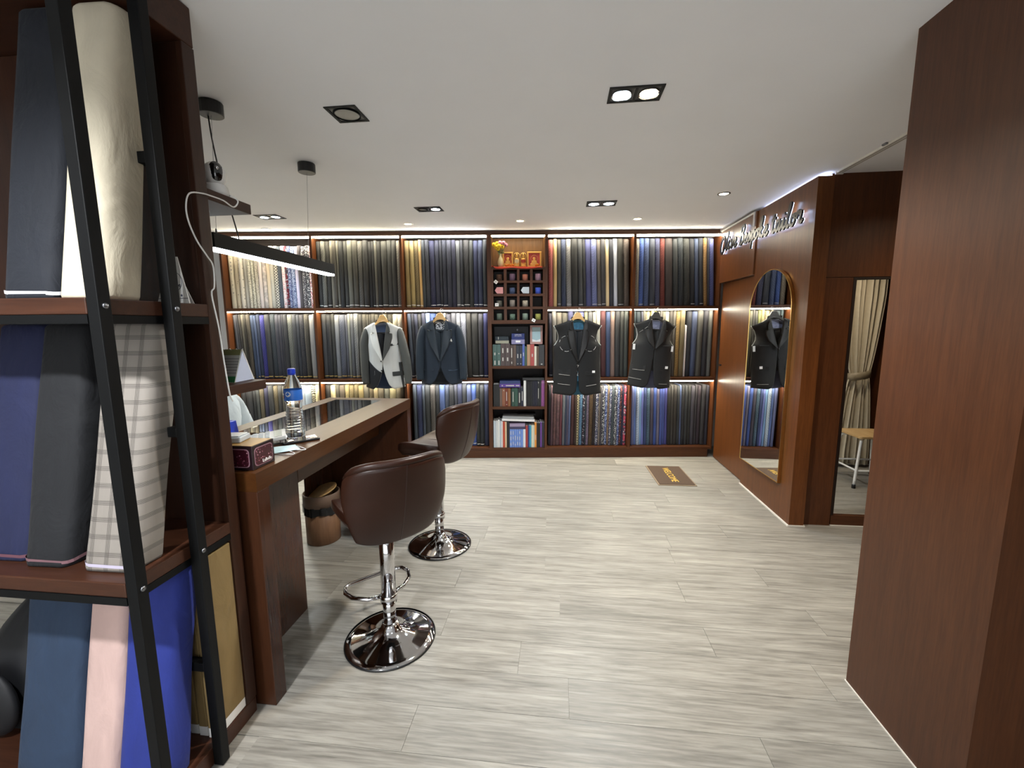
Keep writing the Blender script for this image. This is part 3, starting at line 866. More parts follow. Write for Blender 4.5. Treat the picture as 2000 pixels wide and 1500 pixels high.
for key, (zb, sv, txt) in BOLTS.items():
    b, row = key[0], int(key[1]); i = 0
    lines = [l.split() for l in txt.strip().split('\n')]
    xl, xr = BAYX[b]; W_ = [max(float(l[2]), 0.0125) for l in lines]
    def pack(c):                    # keep neighbours from passing through each other
        e = [q-w_/2 for q, w_ in zip(c, W_)]; o = []; p_ = xl+0.002
        for q, w_ in zip(e, W_): q = max(q, p_); o.append(q); p_ = q+w_
        if p_ > xr-0.002:
            a0 = o[0]; f = (xr-0.002-a0)/(p_-a0); return [(a0+(q-a0)*f+w_*f/2) for q, w_ in zip(o, W_)], f
        return [q+w_/2 for q, w_ in zip(o, W_)], 1.0
    CB, f1 = pack([float(l[0]) for l in lines]); CT, f2 = pack([float(l[1]) for l in lines]); ff = min(f1, f2)
    for l in lines:
        xb, xt, wd = CB[i], CT[i], W_[i]*ff; i += 1
        ztop = float(l[3]); hx, pat = l[4], l[5]
        wd = max(wd-0.0012, 0.011); lean = xt-xb; h = ztop+(0.016 if row == 0 and b in 'BC' else 0)-zb+RB.uniform(-0.010, 0.003) if key != 'F1' or ztop > 1.3 else ztop-zb
        y = 4.548 + RB.uniform(-0.008, 0.012)
        mb = wedge(xb, y, zb, h, wd, 0.2, lean, 0.0, None, 7, 0.0008, i*7+row)
        label = f"{colour_word(hx)} {PATW[pat]} fabric bolt, {ORD[i]} from left, {ROWN[row]} shelf, {BAYN[b]}"
        o = single('fabric_bolt', label, 'fabric bolt', mb, cloth('plain' if pat == '-' else pat), (xb, y+0.1, zb), 'W', 'fabric bolts standing on the wall shelves', smooth=True, color=lin(hx, CK*(0.72+0.9*(0.3*lin(hx)[0]+0.6*lin(hx)[1]+0.1*lin(hx)[2]))))
        if sv and RB.random() < (0.85 if sv != 's' else 0.4) and key not in ('B2',):
            zs = RB.uniform(0.016, 0.026); hw = wd/2; n = 7; m2 = MB(); k = min(hw*0.95, 0.09)
            pr = [(-hw*1.0*cos(pi*q/8), -k*sin(pi*q/8)+k) for q in range(1, 8)]
            sag = RB.uniform(-0.004, 0.004)
            def sf(u, v, pr=pr, zs=zs, y=y, xb=xb, sag=sag):
                q = min(int(u*6+0.5), 6); return (xb+pr[q][0]*1.0, y+pr[q][1]*1.0-0.0022, zb+zs+v*0.006+sag*(u-0.5)+lean*0)
            m2.grid(sf, 6, 1)
            me = m2.mesh('selvedge', (xb, y+0.1, zb)); s = bpy.data.objects.new('selvedge', me); COL.objects.link(s); s.data.materials.append(SELV[sv]); s.parent = o
            s['label'] = 'pale selvedge edge' if sv != 'y' else 'yellow selvedge edge'
# ---------------------------------------------------------------- ties, altar and books in the middle column
def tie(r, c, hexc, kind, name):
    xa, xb = cx[c]; za, zb2 = cz[r]
    x = (xa+xb)/2 + (0.006 if kind != 'tip' else 0.012); rr = 0.032; h = 0.062 + 0.006*((r+c) % 2)
    base = (x, YF+0.05, za)
    mb = MB(); pts = []
    for k in range(46):
        a = 2*pi*k/15.0; q = rr - 0.0062*a/(2*pi)*1.0
        pts.append((x+q*cos(a+0.4), YF+0.05+q*sin(a+0.4)))
    def fn(u, v): 
        k = min(int(round(u*45)), 45); return (pts[k][0], pts[k][1], za+0.001+v*h)
    mb.grid(fn, 45, 2)
    rowname = ('top', 'second', 'third', 'bottom')[r]
    t = Thing('rolled_tie', f'{name} tie rolled up in the {ORD[c+1]} cubby from left, {rowname} cubby row', 'tie', base, 'W', group='rolled ties in the cubbies')
    t.part('roll', mb, cloth('tie' if kind != 'pat' else 'print'), smooth=True, solid=0.003, color=lin(hexc))
    co = MB(); co.lathe([(0.010, 0.0), (0.013, 0.004), (0.013, h-0.006), (0.009, h)], 10, (x, YF+0.05, za+0.001)); t.part('core', co, cloth('tie'), color=lin(hexc, 0.7), smooth=True)
    if kind == 'tip':
        m2 = MB(); yy = YF+0.013
        m2.prism([(-0.052, h*0.5), (-0.03, 0.004), (0.034, 0.004), (0.034, h), (-0.03, h)], lambda a, b2: (x+a, yy, za+b2), lambda a, b2: (x+a, yy+0.004, za+b2))
        t.part('pointed_end', m2, cloth('tie'), color=lin(hexc), bevel=0.001)
TI = [[('5a3d30', 'pat', 'brown patterned'), ('7a6480', '', 'mauve'), ('b87868', '', 'copper pink'), ('a888a0', '', 'pale lilac')],
      [('e0a0a4', 'tip', 'pink pointed'), ('4a5c84', 'pat', 'slate blue dotted'), ('c8d8e8', 'tip', 'pale blue pointed'), ('4460d0', '', 'bright blue')],
      [('5c5c54', 'pat', 'dark grey patterned'), ('8c847c', '', 'pewter'), ('b0a898', 'pat', 'silver patterned'), None],
      [('5c685c', '', 'dull green'), ('688070', 'pat', 'sage green patterned'), ('78887a', '', 'grey green'), ('98984c', '', 'olive yellow')]]
for r in range(4):
    for c in range(4):
        if TI[r][c]: tie(r, c, *TI[r][c])
for (x, z, rot, lb) in ((-0.165, 1.862, 0.7, 'white paper tag hanging at an angle above the pink tie'), (-0.158, 1.633, 0.0, 'square white paper tag in front of the dark grey patterned tie'), (0.222, 1.472, 0.5, 'white paper tag tilted below the olive yellow tie')):
    mb = MB(); y = YF-0.004 if z != 1.633 else YF+0.008
    mb.box(x-0.018, x+0.018, y-0.0012, y, z-0.016, z+0.016, RY(rot).to_3x3(), (x, y, z))
    t = Thing('price_tag', lb, 'tag', (x, y, z), 'W', group='paper tags on the ties'); cd_ = t.part('card', mb, M['paper'])
    t.part('print_mark', MB().box(x-0.006, x+0.006, y-0.0016, y-0.0012, z-0.005, z+0.005, RY(rot).to_3x3(), (x, y, z)), plain('grey_print', '8a8a90', 0.8), parent=cd_)
# altar niche
NZ = 2.0115
rc = MB()
def rcf(u, v):
    x = -0.205+0.52*u
    if v < 0.6: return (x, YF+0.16-0.15*(v/0.6), NZ+0.003+0.002*sin(9*u))
    q = (v-0.6)/0.4; d = (0.010+0.012*abs(sin(6*u+0.6)))*q
    return (x-0.008*q, YF+0.004-0.006*q, NZ+0.004-d*1.1+(0.028*q*math.exp(-((u-0.02)/0.05)**2)))
rc.grid(rcf, 30, 6)
single('altar_cloth', 'red cloth laid along the niche floor under the gold frames', 'cloth', rc, cloth('tie'), (0.05, YF+0.08, NZ), 'W', smooth=True, color=lin('c8402c'), solid=0.002)
vz = NZ+0.008
va = Thing('flower_vase', 'cream ribbed vase of yellow and pink flowers in the niche', 'vase', (-0.118, YF+0.07, vz), 'W')
va.part('vase_body', MB().lathe([(0.024, 0), (0.030, 0.02), (0.031, 0.05), (0.022, 0.085), (0.012, 0.105), (0.013, 0.125), (0.017, 0.132), (0.012, 0.128)], 18, (-0.118, YF+0.07, vz)), plain('vase_cream', 'd8c898', 0.3, coat=0.4), smooth=True)
R3 = random.Random(5)
fpos = [(-0.185, 0.222, 'y'), (-0.160, 0.200, 'y'), (-0.150, 0.235, 'y'), (-0.128, 0.208, 'y'), (-0.098, 0.205, 'y'), (-0.120, 0.242, 'p'), (-0.085, 0.240, 'p'), (-0.062, 0.222, 'p'), (-0.142, 0.182, 'y')]
sm = MB()
for fx, fz, k in fpos: sm.tube([(-0.118, YF+0.07, vz+0.11), ((fx-0.118)/2, YF+0.065, vz+0.16), (fx, YF+0.05+0.03*R3.random(), vz+fz)], 0.0018, 5)
va.part('stems', sm, plain('stem_green', '35502a', 0.6))
for q in range(12):
    a = R3.uniform(0, 6.28); rr = R3.uniform(0.012, 0.03); zz_ = R3.uniform(0.125, 0.18); lx, ly = -0.118+rr*cos(a), YF+0.065+rr*sin(a)
    lf = MB(); lf.prism([(-0.011, 0), (0, -0.006), (0.013, 0), (0, 0.006)], lambda p, s: (lx+p*cos(a), ly+p*sin(a), vz+zz_+s), lambda p, s: (lx+p*cos(a)+0.001, ly+p*sin(a)+0.001, vz+zz_+s+0.001))
    va.part('leaf', lf, plain('leaf_green', '3f5c30', 0.6))
for fx, fz, k in fpos:
    y = YF+0.05+0.03*R3.random(); fm = MB()
    for ring, (n, rr, dz) in enumerate(((11, 0.020, 0), (8, 0.013, 0.005))):
        for q in range(n):
            a = 2*pi*q/n+ring*0.3; ca, sa = cos(a), sin(a)
            fm.prism([(0.002, -0.003), (rr, -0.0045), (rr+0.003, 0), (rr, 0.0045), (0.002, 0.003)], lambda p, s: (fx+p*ca-s*sa, y-dz-0.35*(rr-p), vz+fz+p*sa+s*ca), lambda p, s: (fx+p*ca-s*sa, y-dz-0.35*(rr-p)+0.0015, vz+fz+p*sa+s*ca))
    bl = va.part('blossom', fm, plain('petal_yellow', 'e8c818', 0.6) if k == 'y' else plain('petal_pink', 'c8788c', 0.6), label='yellow blossom' if k == 'y' else 'pink blossom')
    fc = MB().ball((fx, y-0.008, vz+fz), 0.006, 8, 6); va.part('flower_centre', fc, plain('petal_centre', '9c6a14' if k == 'y' else '7c3048', 0.7), parent=bl)
def frame_pic(x0, x1, z1, lb, red, seed):
    t = Thing('picture_frame', lb, 'picture frame', ((x0+x1)/2, YF+0.11, vz), 'W', group='gold framed pictures in the niche'); y = YF+0.105
    f = MB(); b = 0.016
    for (a, b2, c, d) in ((x0, x1, vz, vz+b), (x0, x1, z1-b, z1), (x0, x0+b, vz+b, z1-b), (x1-b, x1, vz+b, z1-b)): f.box(a, b2, y-0.012, y+0.01, c, d)
    t.part('frame', f, M['gold_paint'], bevel=0.003)
    t.part('picture', MB().box(x0+b, x1-b, y, y+0.008, vz+b, z1-b), plain('picture_red', red, 0.6))
    rr = random.Random(seed); xm = (x0+x1)/2; hgt = z1-vz
    g = MB(); g.ball((xm, y-0.002, vz+0.045), 0.030, 12, 8, (1, 0.15, 1.0)); g.ball((xm, y-0.003, vz+0.085), 0.016, 10, 8, (1, 0.2, 1.1))
    for q in (-1, 1): g.ball((xm+q*0.026, y-0.002, vz+0.03), 0.018, 10, 6, (1, 0.2, 0.7))
    t.part('relief_figure', g, M['gold_paint'], smooth=True)
    h = MB(); 
    for q in range(26):
        a = 2*pi*q/26; h.ball((xm+0.034*cos(a), y-0.002, vz+0.088+0.034*sin(a)), 0.0035, 6, 4)
    t.part('bead_halo', h, M['gold'])
frame_pic(-0.098, 0.013, vz+0.155, 'left gold framed picture on red ground, behind the flower vase', 'a83424', 1)
frame_pic(0.158, 0.306, vz+0.158, 'right gold framed picture on red ground at the end of the niche', 'b04038', 2)
def statuette(x, h, lb, robe):
    t = Thing('statuette', lb, 'statuette', (x, YF+0.075, vz), 'W', group='gold statuettes in the niche'); y = YF+0.075
    b = MB(); b.lathe([(0.030, 0), (0.030, 0.012), (0.024, 0.018), (0.028, 0.035), (0.022, 0.055), (0.024, 0.075), (0.011, 0.09)], 14, (x, y, vz)); t.part('body', b, M['gold_paint'], smooth=True)
    hd = MB(); hd.ball((x, y, vz+0.103), 0.014, 10, 8, (1, 1, 1.2)); hd.lathe([(0.013, 0.112), (0.010, 0.124), (0.003, 0.138)], 10, (x, y, vz)); t.part('head', hd, M['gold_paint'], smooth=True)
    ha = MB(); ha.tube([(x+0.030*cos(2*pi*q/24), y+0.01, vz+0.112+0.030*sin(2*pi*q/24)) for q in range(24)], 0.005, 6, True); t.part('halo', ha, M['gold'], smooth=True)
    sash = MB(); sash.lathe([(0.0245, 0.03), (0.0235, 0.055), (0.0245, 0.072)], 14, (x, y-0.003, vz), cap=False); t.part('robe', sash, plain('robe_'+robe, robe, 0.6), smooth=True)
statuette(0.050, 0.15, 'left and taller gold statuette with a ring halo between the two frames', 'd8c9a0')
statuette(0.118, 0.14, 'right gold statuette with a red robe between the two frames', 'a83c2c')
for x, lb in ((-0.035, 'cluster of orange marigolds in front of the left gold frame'), (0.272, 'cluster of orange marigolds in front of the right gold frame')):
    t = Thing('marigold_offering', lb, 'flowers', (x, YF+0.04, vz), 'W')
    for q in range(4 if x < 0 else 2): t.part('blossom', MB().ball((x+(q-1)*0.022, YF+0.04+0.004*(q % 2), vz+0.012+0.004*(q % 2)), 0.013, 9, 6, (1, 1, 0.8)), plain('marigold', 'd87814', 0.8))
# books
def book(x0, x1, z0, z1, hexc, lb, lie=False, d=0.17, y=None, mark=None, tilt=0.0, group='books in the middle column', rough=0.55, nm='book', pages=False):
    y = YF+0.028 if y is None else y
    t = Thing(nm, lb, 'book' if nm == 'book' else nm.replace('_', ' '), ((x0+x1)/2, y+d/2, z0), 'W', rot=(0, tilt, 0), group=group)
    m = plain('book_'+hexc, hexc, rough, coat=0.1)
    wv = x1-x0; e = 0.0022
    c = MB()
    if lie: c.box(x0, x1, y, y+d, z0, z0+e); c.box(x0, x1, y, y+d, z1-e, z1); c.box(x0, x1, y, y+e, z0+e, z1-e)
    else:
        e = min(e, wv*0.2); c.box(x0+0.0004, x0+e, y, y+d, z0, z1); c.box(x1-e, x1-0.0004, y, y+d, z0, z1); c.box(x0+e, x1-e, y-0.0012, y+e, z0, z1)
    cv = t.part('cover', c, m)
    if lie: t.part('pages', MB().box(x0+0.003, x1-0.003, y+e, y+d-0.004, z0+e, z1-e), M['paper'])
    else: t.part('pages', MB().box(x0+e, x1-e, y+e, y+d-0.004, z0+0.003, z1-0.004), M['paper'])
    if mark:
        for f0, f1 in mark:
            if lie: q = MB().box(x0+wv*f0, x0+wv*f1, y-0.0018, y, z0+(z1-z0)*0.35, z0+(z1-z0)*0.65)
            else: q = MB().box(x0+wv*0.36, x0+wv*0.64, y-0.0026, y-0.0012, z0+(z1-z0)*f0, z0+(z1-z0)*f1)
            t.part('spine_lettering', q, plain('spine_print', 'c8c4bc', 0.7), parent=cv)
    return t
Z1 = 0.9965
r1 = [(-0.208, '44605a', 'green', 1.223), (-0.162, '44605a', 'green', 1.223), (-0.123, '4a3a38', 'dark brown', 1.231), (-0.078, '4a3c3a', 'dark brown', 1.231), (-0.023, '45352e', 'thin brown', 1.217), (0.009, '58463c', 'thin brown', 1.217), (0.040, '1c2230', 'navy black', 1.213), (0.073, '1c2230', 'navy black', 1.213), (0.104, '4a60a8', 'blue', 1.222), (0.130, '34503a', 'forest green', 1.199), (0.154, 'b08868', 'tan', 1.220), (0.189, 'a84440', 'red', 1.222), (0.231, 'd8d0bc', 'cream', 1.201), (0.255, '5c4838', 'brown', 1.201), (0.279, '2c2c2e', 'thick black', 1.215), (0.338, '', '', 0)]
mk = {0: [(0.05, 0.25), (0.5, 0.62)], 1: [(0.05, 0.25), (0.55, 0.6)], 2: [(0.22, 0.38), (0.58, 0.8)], 3: [(0.22, 0.38), (0.6, 0.8)], 4: [(0.1, 0.2), (0.4, 0.85)], 6: [(0.38, 0.58), (0.08, 0.12)], 7: [(0.38, 0.58), (0.08, 0.12)], 8: [(0.45, 0.62)], 11: [(0.42, 0.56)], 14: [(0.05, 0.1)]}
for i in range(15):
    book(r1[i][0], r1[i+1][0]-0.001, Z1, r1[i][3], r1[i][1], f'{r1[i][2]} book, {ORD[i+1]} from left in the row below the tie cubbies', mark=mk.get(i))
bt = Thing('swatch_box', 'dark teal sample box with a cream front edge lying on the green books', 'box', (-0.11, YF+0.1, 1.2315), 'W')
bt.part('lid', MB().box(-0.181, -0.040, YF+0.05, YF+0.2, 1.262, 1.305), plain('box_teal', '1c2830', 0.5), bevel=0.002)
bt.part('tray', MB().box(-0.178, -0.036, YF+0.04, YF+0.19, 1.2316, 1.262), plain('box_cream', '9c9a88', 0.6), bevel=0.002)
bt.part('lettering', MB().box(-0.150, -0.145, YF+0.0485, YF+0.05, 1.275, 1.302), plain('spine_print', 'c8c4bc', 0.7))
bn = Thing('swatch_box', 'navy sample box with white lettering and a lilac band, on the navy books', 'box', (0.06, YF+0.1, 1.224), 'W')
bn.part('lid', MB().box(-0.008, 0.128, YF+0.036, YF+0.19, 1.272, 1.335), plain('box_navy', '1c2c68', 0.5), bevel=0.002)
bn.part('band', MB().box(-0.010, 0.130, YF+0.034, YF+0.192, 1.2242, 1.272), plain('box_lilac', '8884a8', 0.5), bevel=0.002)
bn.text('lettering', 'SUPER FINE', 0.014, M['paper'], TR(0.06, YF+0.0355, 1.322) @ RX(pi/2), label='white capital lettering')
bn.text('lettering', 'WOOL COLLECTION', 0.008, M['paper'], TR(0.06, YF+0.0355, 1.308) @ RX(pi/2))
bn.part('label', MB().box(0.035, 0.085, YF+0.0335, YF+0.034, 1.242, 1.262), M['paper'])
pf = Thing('picture_frame', 'small pink framed card leaning above the red book', 'picture frame', (0.25, YF+0.09, 1.2225), 'W')
f = MB()
for (a, b2, c, d) in ((0.188, 0.322, 1.2226, 1.246), (0.188, 0.322, 1.40, 1.42), (0.188, 0.21, 1.246, 1.40), (0.30, 0.322, 1.246, 1.40)): f.box(a, b2, YF+0.08, YF+0.095, c, d)
pf.part('frame', f, plain('frame_pink', 'b08880', 0.5), bevel=0.002)
pf.part('card', MB().box(0.21, 0.30, YF+0.088, YF+0.094, 1.246, 1.40), plain('card_blue', 'a8c0c4', 0.6))
pf.part('mount', MB().prism([(-0.045, 0), (0.045, 0), (0.045, 0.03), (0, 0.014), (-0.045, 0.03)], lambda a, b2: (0.255+a, YF+0.086, 1.246+b2), lambda a, b2: (0.255+a, YF+0.088, 1.246+b2)), M['paper'])
bb = Thing('storage_box', 'large black box with a small crest standing at the back behind the sample boxes', 'box', (0.0, YF+0.28, 0.9965), 'W')
bb.part('body', MB().box(-0.2, 0.18, YF+0.23, YF+0.34, 0.9966, 1.41), plain('box_black', '0c0d16', 0.5), bevel=0.003)
bb.part('crest', MB().prism([(0, 0.012), (0.01, 0), (0, -0.012), (-0.01, 0)], lambda a, b2: (0.055+a, YF+0.2285, 1.372+b2), lambda a, b2: (0.055+a, YF+0.23, 1.372+b2)), plain('crest_silver', '8a8a94', 0.4))
Z2 = 0.5615
r2 = [(-0.205, '1e1f20', 'thick black', 0.80), (-0.138, '6a5850', 'grey brown', 0.757), (-0.113, '8a5840', 'tan brown', 0.757), (-0.078, '74301e', 'rust red', 0.757), (-0.050, '8c5a34', 'tan brown', 0.757), (-0.022, '14140f', 'thin black', 0.752), (-0.010, '2c4c40', 'bottle green', 0.757), (0.020, '2f5044', 'bottle green', 0.757), (0.057, '1a1e26', 'dark navy', 0.757), (0.089, '20263a', 'dark navy', 0.765), (0.117, 'dcdcd8', 'white', 0.838), (0.144, '101012', 'thin black', 0.832), (0.166, '121214', 'thin black', 0.832), (0.187, '141416', 'thin black', 0.832), (0.207, '141422', 'thin blue black', 0.832), (0.229, '14142a', 'thin blue black', 0.832), (0.2465, '16162a', 'thin blue black', 0.832), (0.265, '1c1c20', 'black', 0.836), (0.286, '1c1c1c', 'black', 0.836), (0.307, '94508c', 'pink purple', 0.838), (0.3245, '94508c', 'pink purple', 0.838), (0.3405, '', '', 0)]
for i in range(21):
    book(r2[i][0], r2[i+1][0]-0.001, Z2, r2[i][3], r2[i][1], f'{r2[i][2]} book, {ORD[i+1]} from left on the shelf with the purple box', mark={2: [(0.85, 0.9)], 3: [(0.3, 0.8), (0.08, 0.12)], 6: [(0.25, 0.8)], 8: [(0.2, 0.75)], 9: [(0.3, 0.8)], 17: [(0.3, 0.7), (0.9, 0.95)], 19: [(0.9, 0.95)], 20: [(0.9, 0.95)]}.get(i))
book(-0.139, 0.083, 0.7665, 0.804, '5a3c90', 'purple book lying flat on the tan brown books', True, mark=[(0.1, 0.16), (0.3, 0.7), (0.78, 0.95)])
book(-0.138, 0.081, 0.805, 0.834, '2c3a68', 'dark blue book lying flat on the purple book', True)
book(0.108, 0.335, 0.8395, 0.868, '0e0e10', 'black leather folder lying flat on the white and black books', True, nm='folder', rough=0.3)
Z3 = 0.1085
r3 = [(-0.209, 'c0ccd4', 'pale blue', 0.399), (-0.181, 'd0d4d4', 'white', 0.402), (-0.159, 'e8e8e4', 'white', 0.412), (-0.142, 'b8c4cc', 'pale blue', 0.399), (-0.126, 'e0d8d8', 'white', 0.398), (-0.108, 'b8482c', 'orange red', 0.394), (-0.085, 'd8bc98', 'cream', 0.392), (-0.066, '15171a', 'black', 0.390), (-0.047, '202830', 'black', 0.388), (-0.034, '6c8cd0', 'blue', 0.309), (-0.008, '6c8cd0', 'blue', 0.309), (0.015, '6c8cd0', 'blue', 0.309), (0.039, '6c8cd0', 'blue', 0.309), (0.063, '6c8cd0', 'blue', 0.309), (0.087, '6c8cd0', 'blue', 0.309), (0.112, 'd8dce0', 'white', 0.309), (0.138, '9c3430', 'red', 0.348), (0.163, '243c78', 'dark blue', 0.350), (0.178, '3c94b0', 'teal', 0.350), (0.201, 'd8d8c0', 'cream', 0.352), (0.218, 'd0d0bc', 'cream', 0.352), (0.235, 'd88c34', 'orange yellow', 0.384), (0.257, '141210', 'black', 0.378), (0.276, '181410', 'black', 0.376), (0.296, '6a3c94', 'purple', 0.386), (0.313, '2c2834', 'dark grey', 0.384), (0.328, '302c34', 'dark grey', 0.384), (0.3405, '', '', 0)]
for i in range(27):
    hx, nm_ = r3[i][1], r3[i][2]
    book(r3[i][0], r3[i+1][0]-0.0008, Z3, r3[i][3], hx, f'{nm_} book, {ORD[i+1]} from left on the lowest shelf of the middle column', mark={9: [(0.1, 0.25), (0.4, 0.6), (0.7, 0.9)], 10: [(0.15, 0.3), (0.45, 0.6), (0.7, 0.9)], 11: [(0.1, 0.2), (0.4, 0.65)], 12: [(0.12, 0.3), (0.42, 0.6)], 13: [(0.1, 0.28), (0.4, 0.6), (0.75, 0.9)], 21: [(0.3, 0.5)], 4: [(0.2, 0.7)]}.get(i))
book(-0.034, 0.133, 0.3105, 0.337, '3c3858', 'dark purple book lying on the blue set, lower of two', True)
book(-0.033, 0.132, 0.338, 0.370, '9c8ca8', 'grey lilac book lying on the blue set, upper of two', True)
book(-0.118, 0.235, 0.397, 0.420, 'e4e4e2', 'white magazine lying tilted across the lowest row, lower of two', True, tilt=0.035)
book(-0.108, 0.225, 0.424, 0.447, '9a9c9c', 'silver grey album lying tilted across the lowest row, upper of two', True, tilt=0.035, y=YF+0.04)
book(0.05, 0.25, 0.436, 0.452, '14151c', 'black album lying behind on top of the tilted silver grey album', True, d=0.12, y=YF+0.16)
# ---------------------------------------------------------------- desk (room frame)
DT = 0.912; DX0, DX1, DY0, DY1 = -1.655, -1.055, 1.325, 2.875
dk = Thing('desk', 'dark wood waterfall counter desk with a glass display top', 'desk', (-1.35, 2.1, 0))
top = MB()
gx0, gx1, gy0, gy1 = -1.565, -1.235, 1.66, 2.80
for (a, b, c, d) in ((DX0, gx0, DY0, DY1), (gx1, DX1, DY0, DY1), (gx0, gx1, DY0, gy0), (gx0, gx1, gy1, DY1)): top.box(a, b, c, d, DT-0.068, DT)
dk.part('desk_top', top, M['desk_wood'])
dk.part('leg_panel', MB().box(DX0, DX1, DY0, DY0+0.062, 0, DT-0.0685), M['desk_wood_z'], bevel=0.002)
dk.part('leg_panel', MB().box(DX0, DX1, DY1-0.062, DY1, 0, DT-0.0685), M['desk_wood_z'], bevel=0.002)
dk.part('side_panel', MB().box(-1.30, -1.265, DY0+0.063, 1.868, 0, DT-0.0685), M['desk_wood_z'], bevel=0.002)
dk.part('apron', MB().box(-1.30, -1.265, 1.869, DY1-0.063, 0.665, DT-0.0685), M['desk_wood'], bevel=0.002)
dk.part('back_panel', MB().box(-1.654, -1.636, 2.50, DY1-0.063, 0, DT-0.0685), M['desk_wood_z'], bevel=0.002)
dk.part('display_tray', MB().box(gx0-0.01, gx1-0.03, gy0-0.01, gy1+0.01, DT-0.13, DT-0.118), plain('tray_black', '15161a', 0.7))
dk.part('display_glass', MB().box(gx0+0.0015, gx1-0.0015, gy0+0.0015, gy1-0.0015, DT-0.0075, DT-0.0005), M['glass'])
single('blue_cloth', 'folded blue cloth lying under the desk glass near the bottle', 'cloth', MB().grid(lambda u, v: (-1.40+0.13*u, 2.02+0.16*v, DT-0.112+0.006*sin(9*u)*sin(7*v)), 12, 12), cloth('jacket'), (-1.33, 2.1, DT-0.117), color=lin('3a5cc0'), smooth=True, solid=0.004)
rg = MB(); rg.tube([(-1.325+0.075*cos(2*pi*q/28), 2.11+0.075*sin(2*pi*q/28), DT-0.085) for q in range(28)], 0.004, 6, True); rg.tube([(-1.325+0.075*cos(2*pi*q/28), 2.11+0.075*sin(2*pi*q/28), DT-0.096) for q in range(28)], 0.0075, 6, True)
single('plastic_ring', 'clear plastic ring lying on the blue cloth under the desk glass', 'ring', rg, M['clear'], (-1.325, 2.11, DT-0.105), smooth=True)
# things on the desk
bz_ = DT+0.0005; bxy = (-1.208, 1.795)
bt = Thing('water_bottle', 'clear plastic water bottle with blue label and blue cap on the desk', 'bottle', (*bxy, bz_))
pr = [(0.001, 0.001), (0.026, 0.0), (0.0335, 0.008), (0.0345, 0.02)]; BS = 1.15
for q in range(8): z = 0.03+0.0135*q; pr += [(0.0345-0.0005*q, z), (0.0352-0.0005*q, z+0.003), (0.0315-0.0005*q, z+0.0085)]
pr += [(0.029, 0.142), (0.0275, 0.152), (0.031, 0.166), (0.0335, 0.176), (0.0335, 0.228), (0.032, 0.242), (0.026, 0.262), (0.0185, 0.280), (0.0135, 0.292), (0.0128, 0.300)]
bt.part('body', MB().lathe([(r_*BS, z_) for r_, z_ in pr], 28, (*bxy, bz_)), M['water'], smooth=True)
lbp = bt.part('label', MB().lathe([(0.0389, 0.178), (0.0392, 0.179), (0.0392, 0.225), (0.0389, 0.226)], 32, (*bxy, bz_), cap=False), plain('label_blue', '2f6cc8', 0.35), smooth=True, label='blue paper label')
def on_cyl(mb, cx_, cz_, rx, rz, r, n=18, a0=-1.75):
    poly = [(rx*cos(2*pi*q/n), rz*sin(2*pi*q/n)) for q in range(n)]
    f = lambda rr: (lambda p, s: (bxy[0]+rr*cos(a0+(cx_+p)/r), bxy[1]+rr*sin(a0+(cx_+p)/r), bz_+cz_+s))
    mb.prism(poly, f(r+0.0002), f(r+0.0005)); return mb
bt.part('emblem', on_cyl(MB(), -0.022, 0.204, 0.013, 0.018, 0.0393), plain('label_navy', '1d2f78', 0.4), parent=lbp)
bt.part('emblem', on_cyl(MB(), -0.022, 0.207, 0.009, 0.004, 0.0399), M['white'], parent=lbp)
bt.part('emblem', on_cyl(MB(), -0.022, 0.194, 0.007, 0.005, 0.0399), plain('label_red', '8a2030', 0.4), parent=lbp)
bt.part('emblem', on_cyl(MB(), 0.008, 0.208, 0.012, 0.012, 0.0393), M['white'], parent=lbp)
bt.part('emblem', on_cyl(MB(), 0.008, 0.209, 0.009, 0.004, 0.0399), plain('label_blue', '2f6cc8', 0.35), parent=lbp)
bt.part('cap', MB().lathe([(0.0168, 0.297), (0.0174, 0.299), (0.0170, 0.318), (0.0150, 0.321)], 24, (*bxy, bz_)), M['blue_plastic'], bevel=0.001)
bt.part('cap_ring', MB().lathe([(0.0174, 0.2925), (0.0174, 0.2955)], 24, (*bxy, bz_)), M['blue_plastic'])
ph = Thing('smartphone', 'black smartphone lying on the desk beside the bottle', 'phone', (-1.185, 1.835-0.06, bz_))
RZp = Matrix.Rotation(-0.75, 3, 'Z')
pc = (-1.158, 1.745, bz_+0.004)
ph.part('body', MB().box(pc[0]-0.037, pc[0]+0.037, pc[1]-0.076, pc[1]+0.076, bz_, bz_+0.0085, RZp, pc), M['black'], bevel=0.003)
ph.part('screen', MB().box(pc[0]-0.034, pc[0]+0.034, pc[1]-0.072, pc[1]+0.072, bz_+0.0086, bz_+0.0090, RZp, pc), plain('screen_black', '08090b', 0.05, coat=1.0))
ca = Thing('calculator', 'white desk calculator with pale keys and a grey display', 'calculator', (-1.33, 1.72, bz_))
RC = (Matrix.Rotation(-0.95, 3, 'Z') @ Matrix.Rotation(0.10, 3, 'X')); cc = (-1.30, 1.69, bz_+0.022)
def cb(mb, x0, x1, y0, y1, z0, z1): return mb.box(cc[0]+x0, cc[0]+x1, cc[1]+y0, cc[1]+y1, cc[2]+z0, cc[2]+z1, RC, cc)
cab_ = ca.part('body', cb(MB(), -0.075, 0.075, -0.095, 0.095, -0.009, 0.009), M['white'], bevel=0.004)
ca.part('display', cb(MB(), -0.062, 0.062, 0.05, 0.08, 0.009, 0.0105), plain('lcd', '8c9a94', 0.3))
for r in range(5):
    for c in range(5): ca.part('key', cb(MB(), -0.064+0.0265*c, -0.043+0.0265*c, -0.085+0.025*r, -0.067+0.025*r, 0.0092, 0.0135), plain('key_grey', 'c6ccd0', 0.5), bevel=0.0015, parent=cab_)
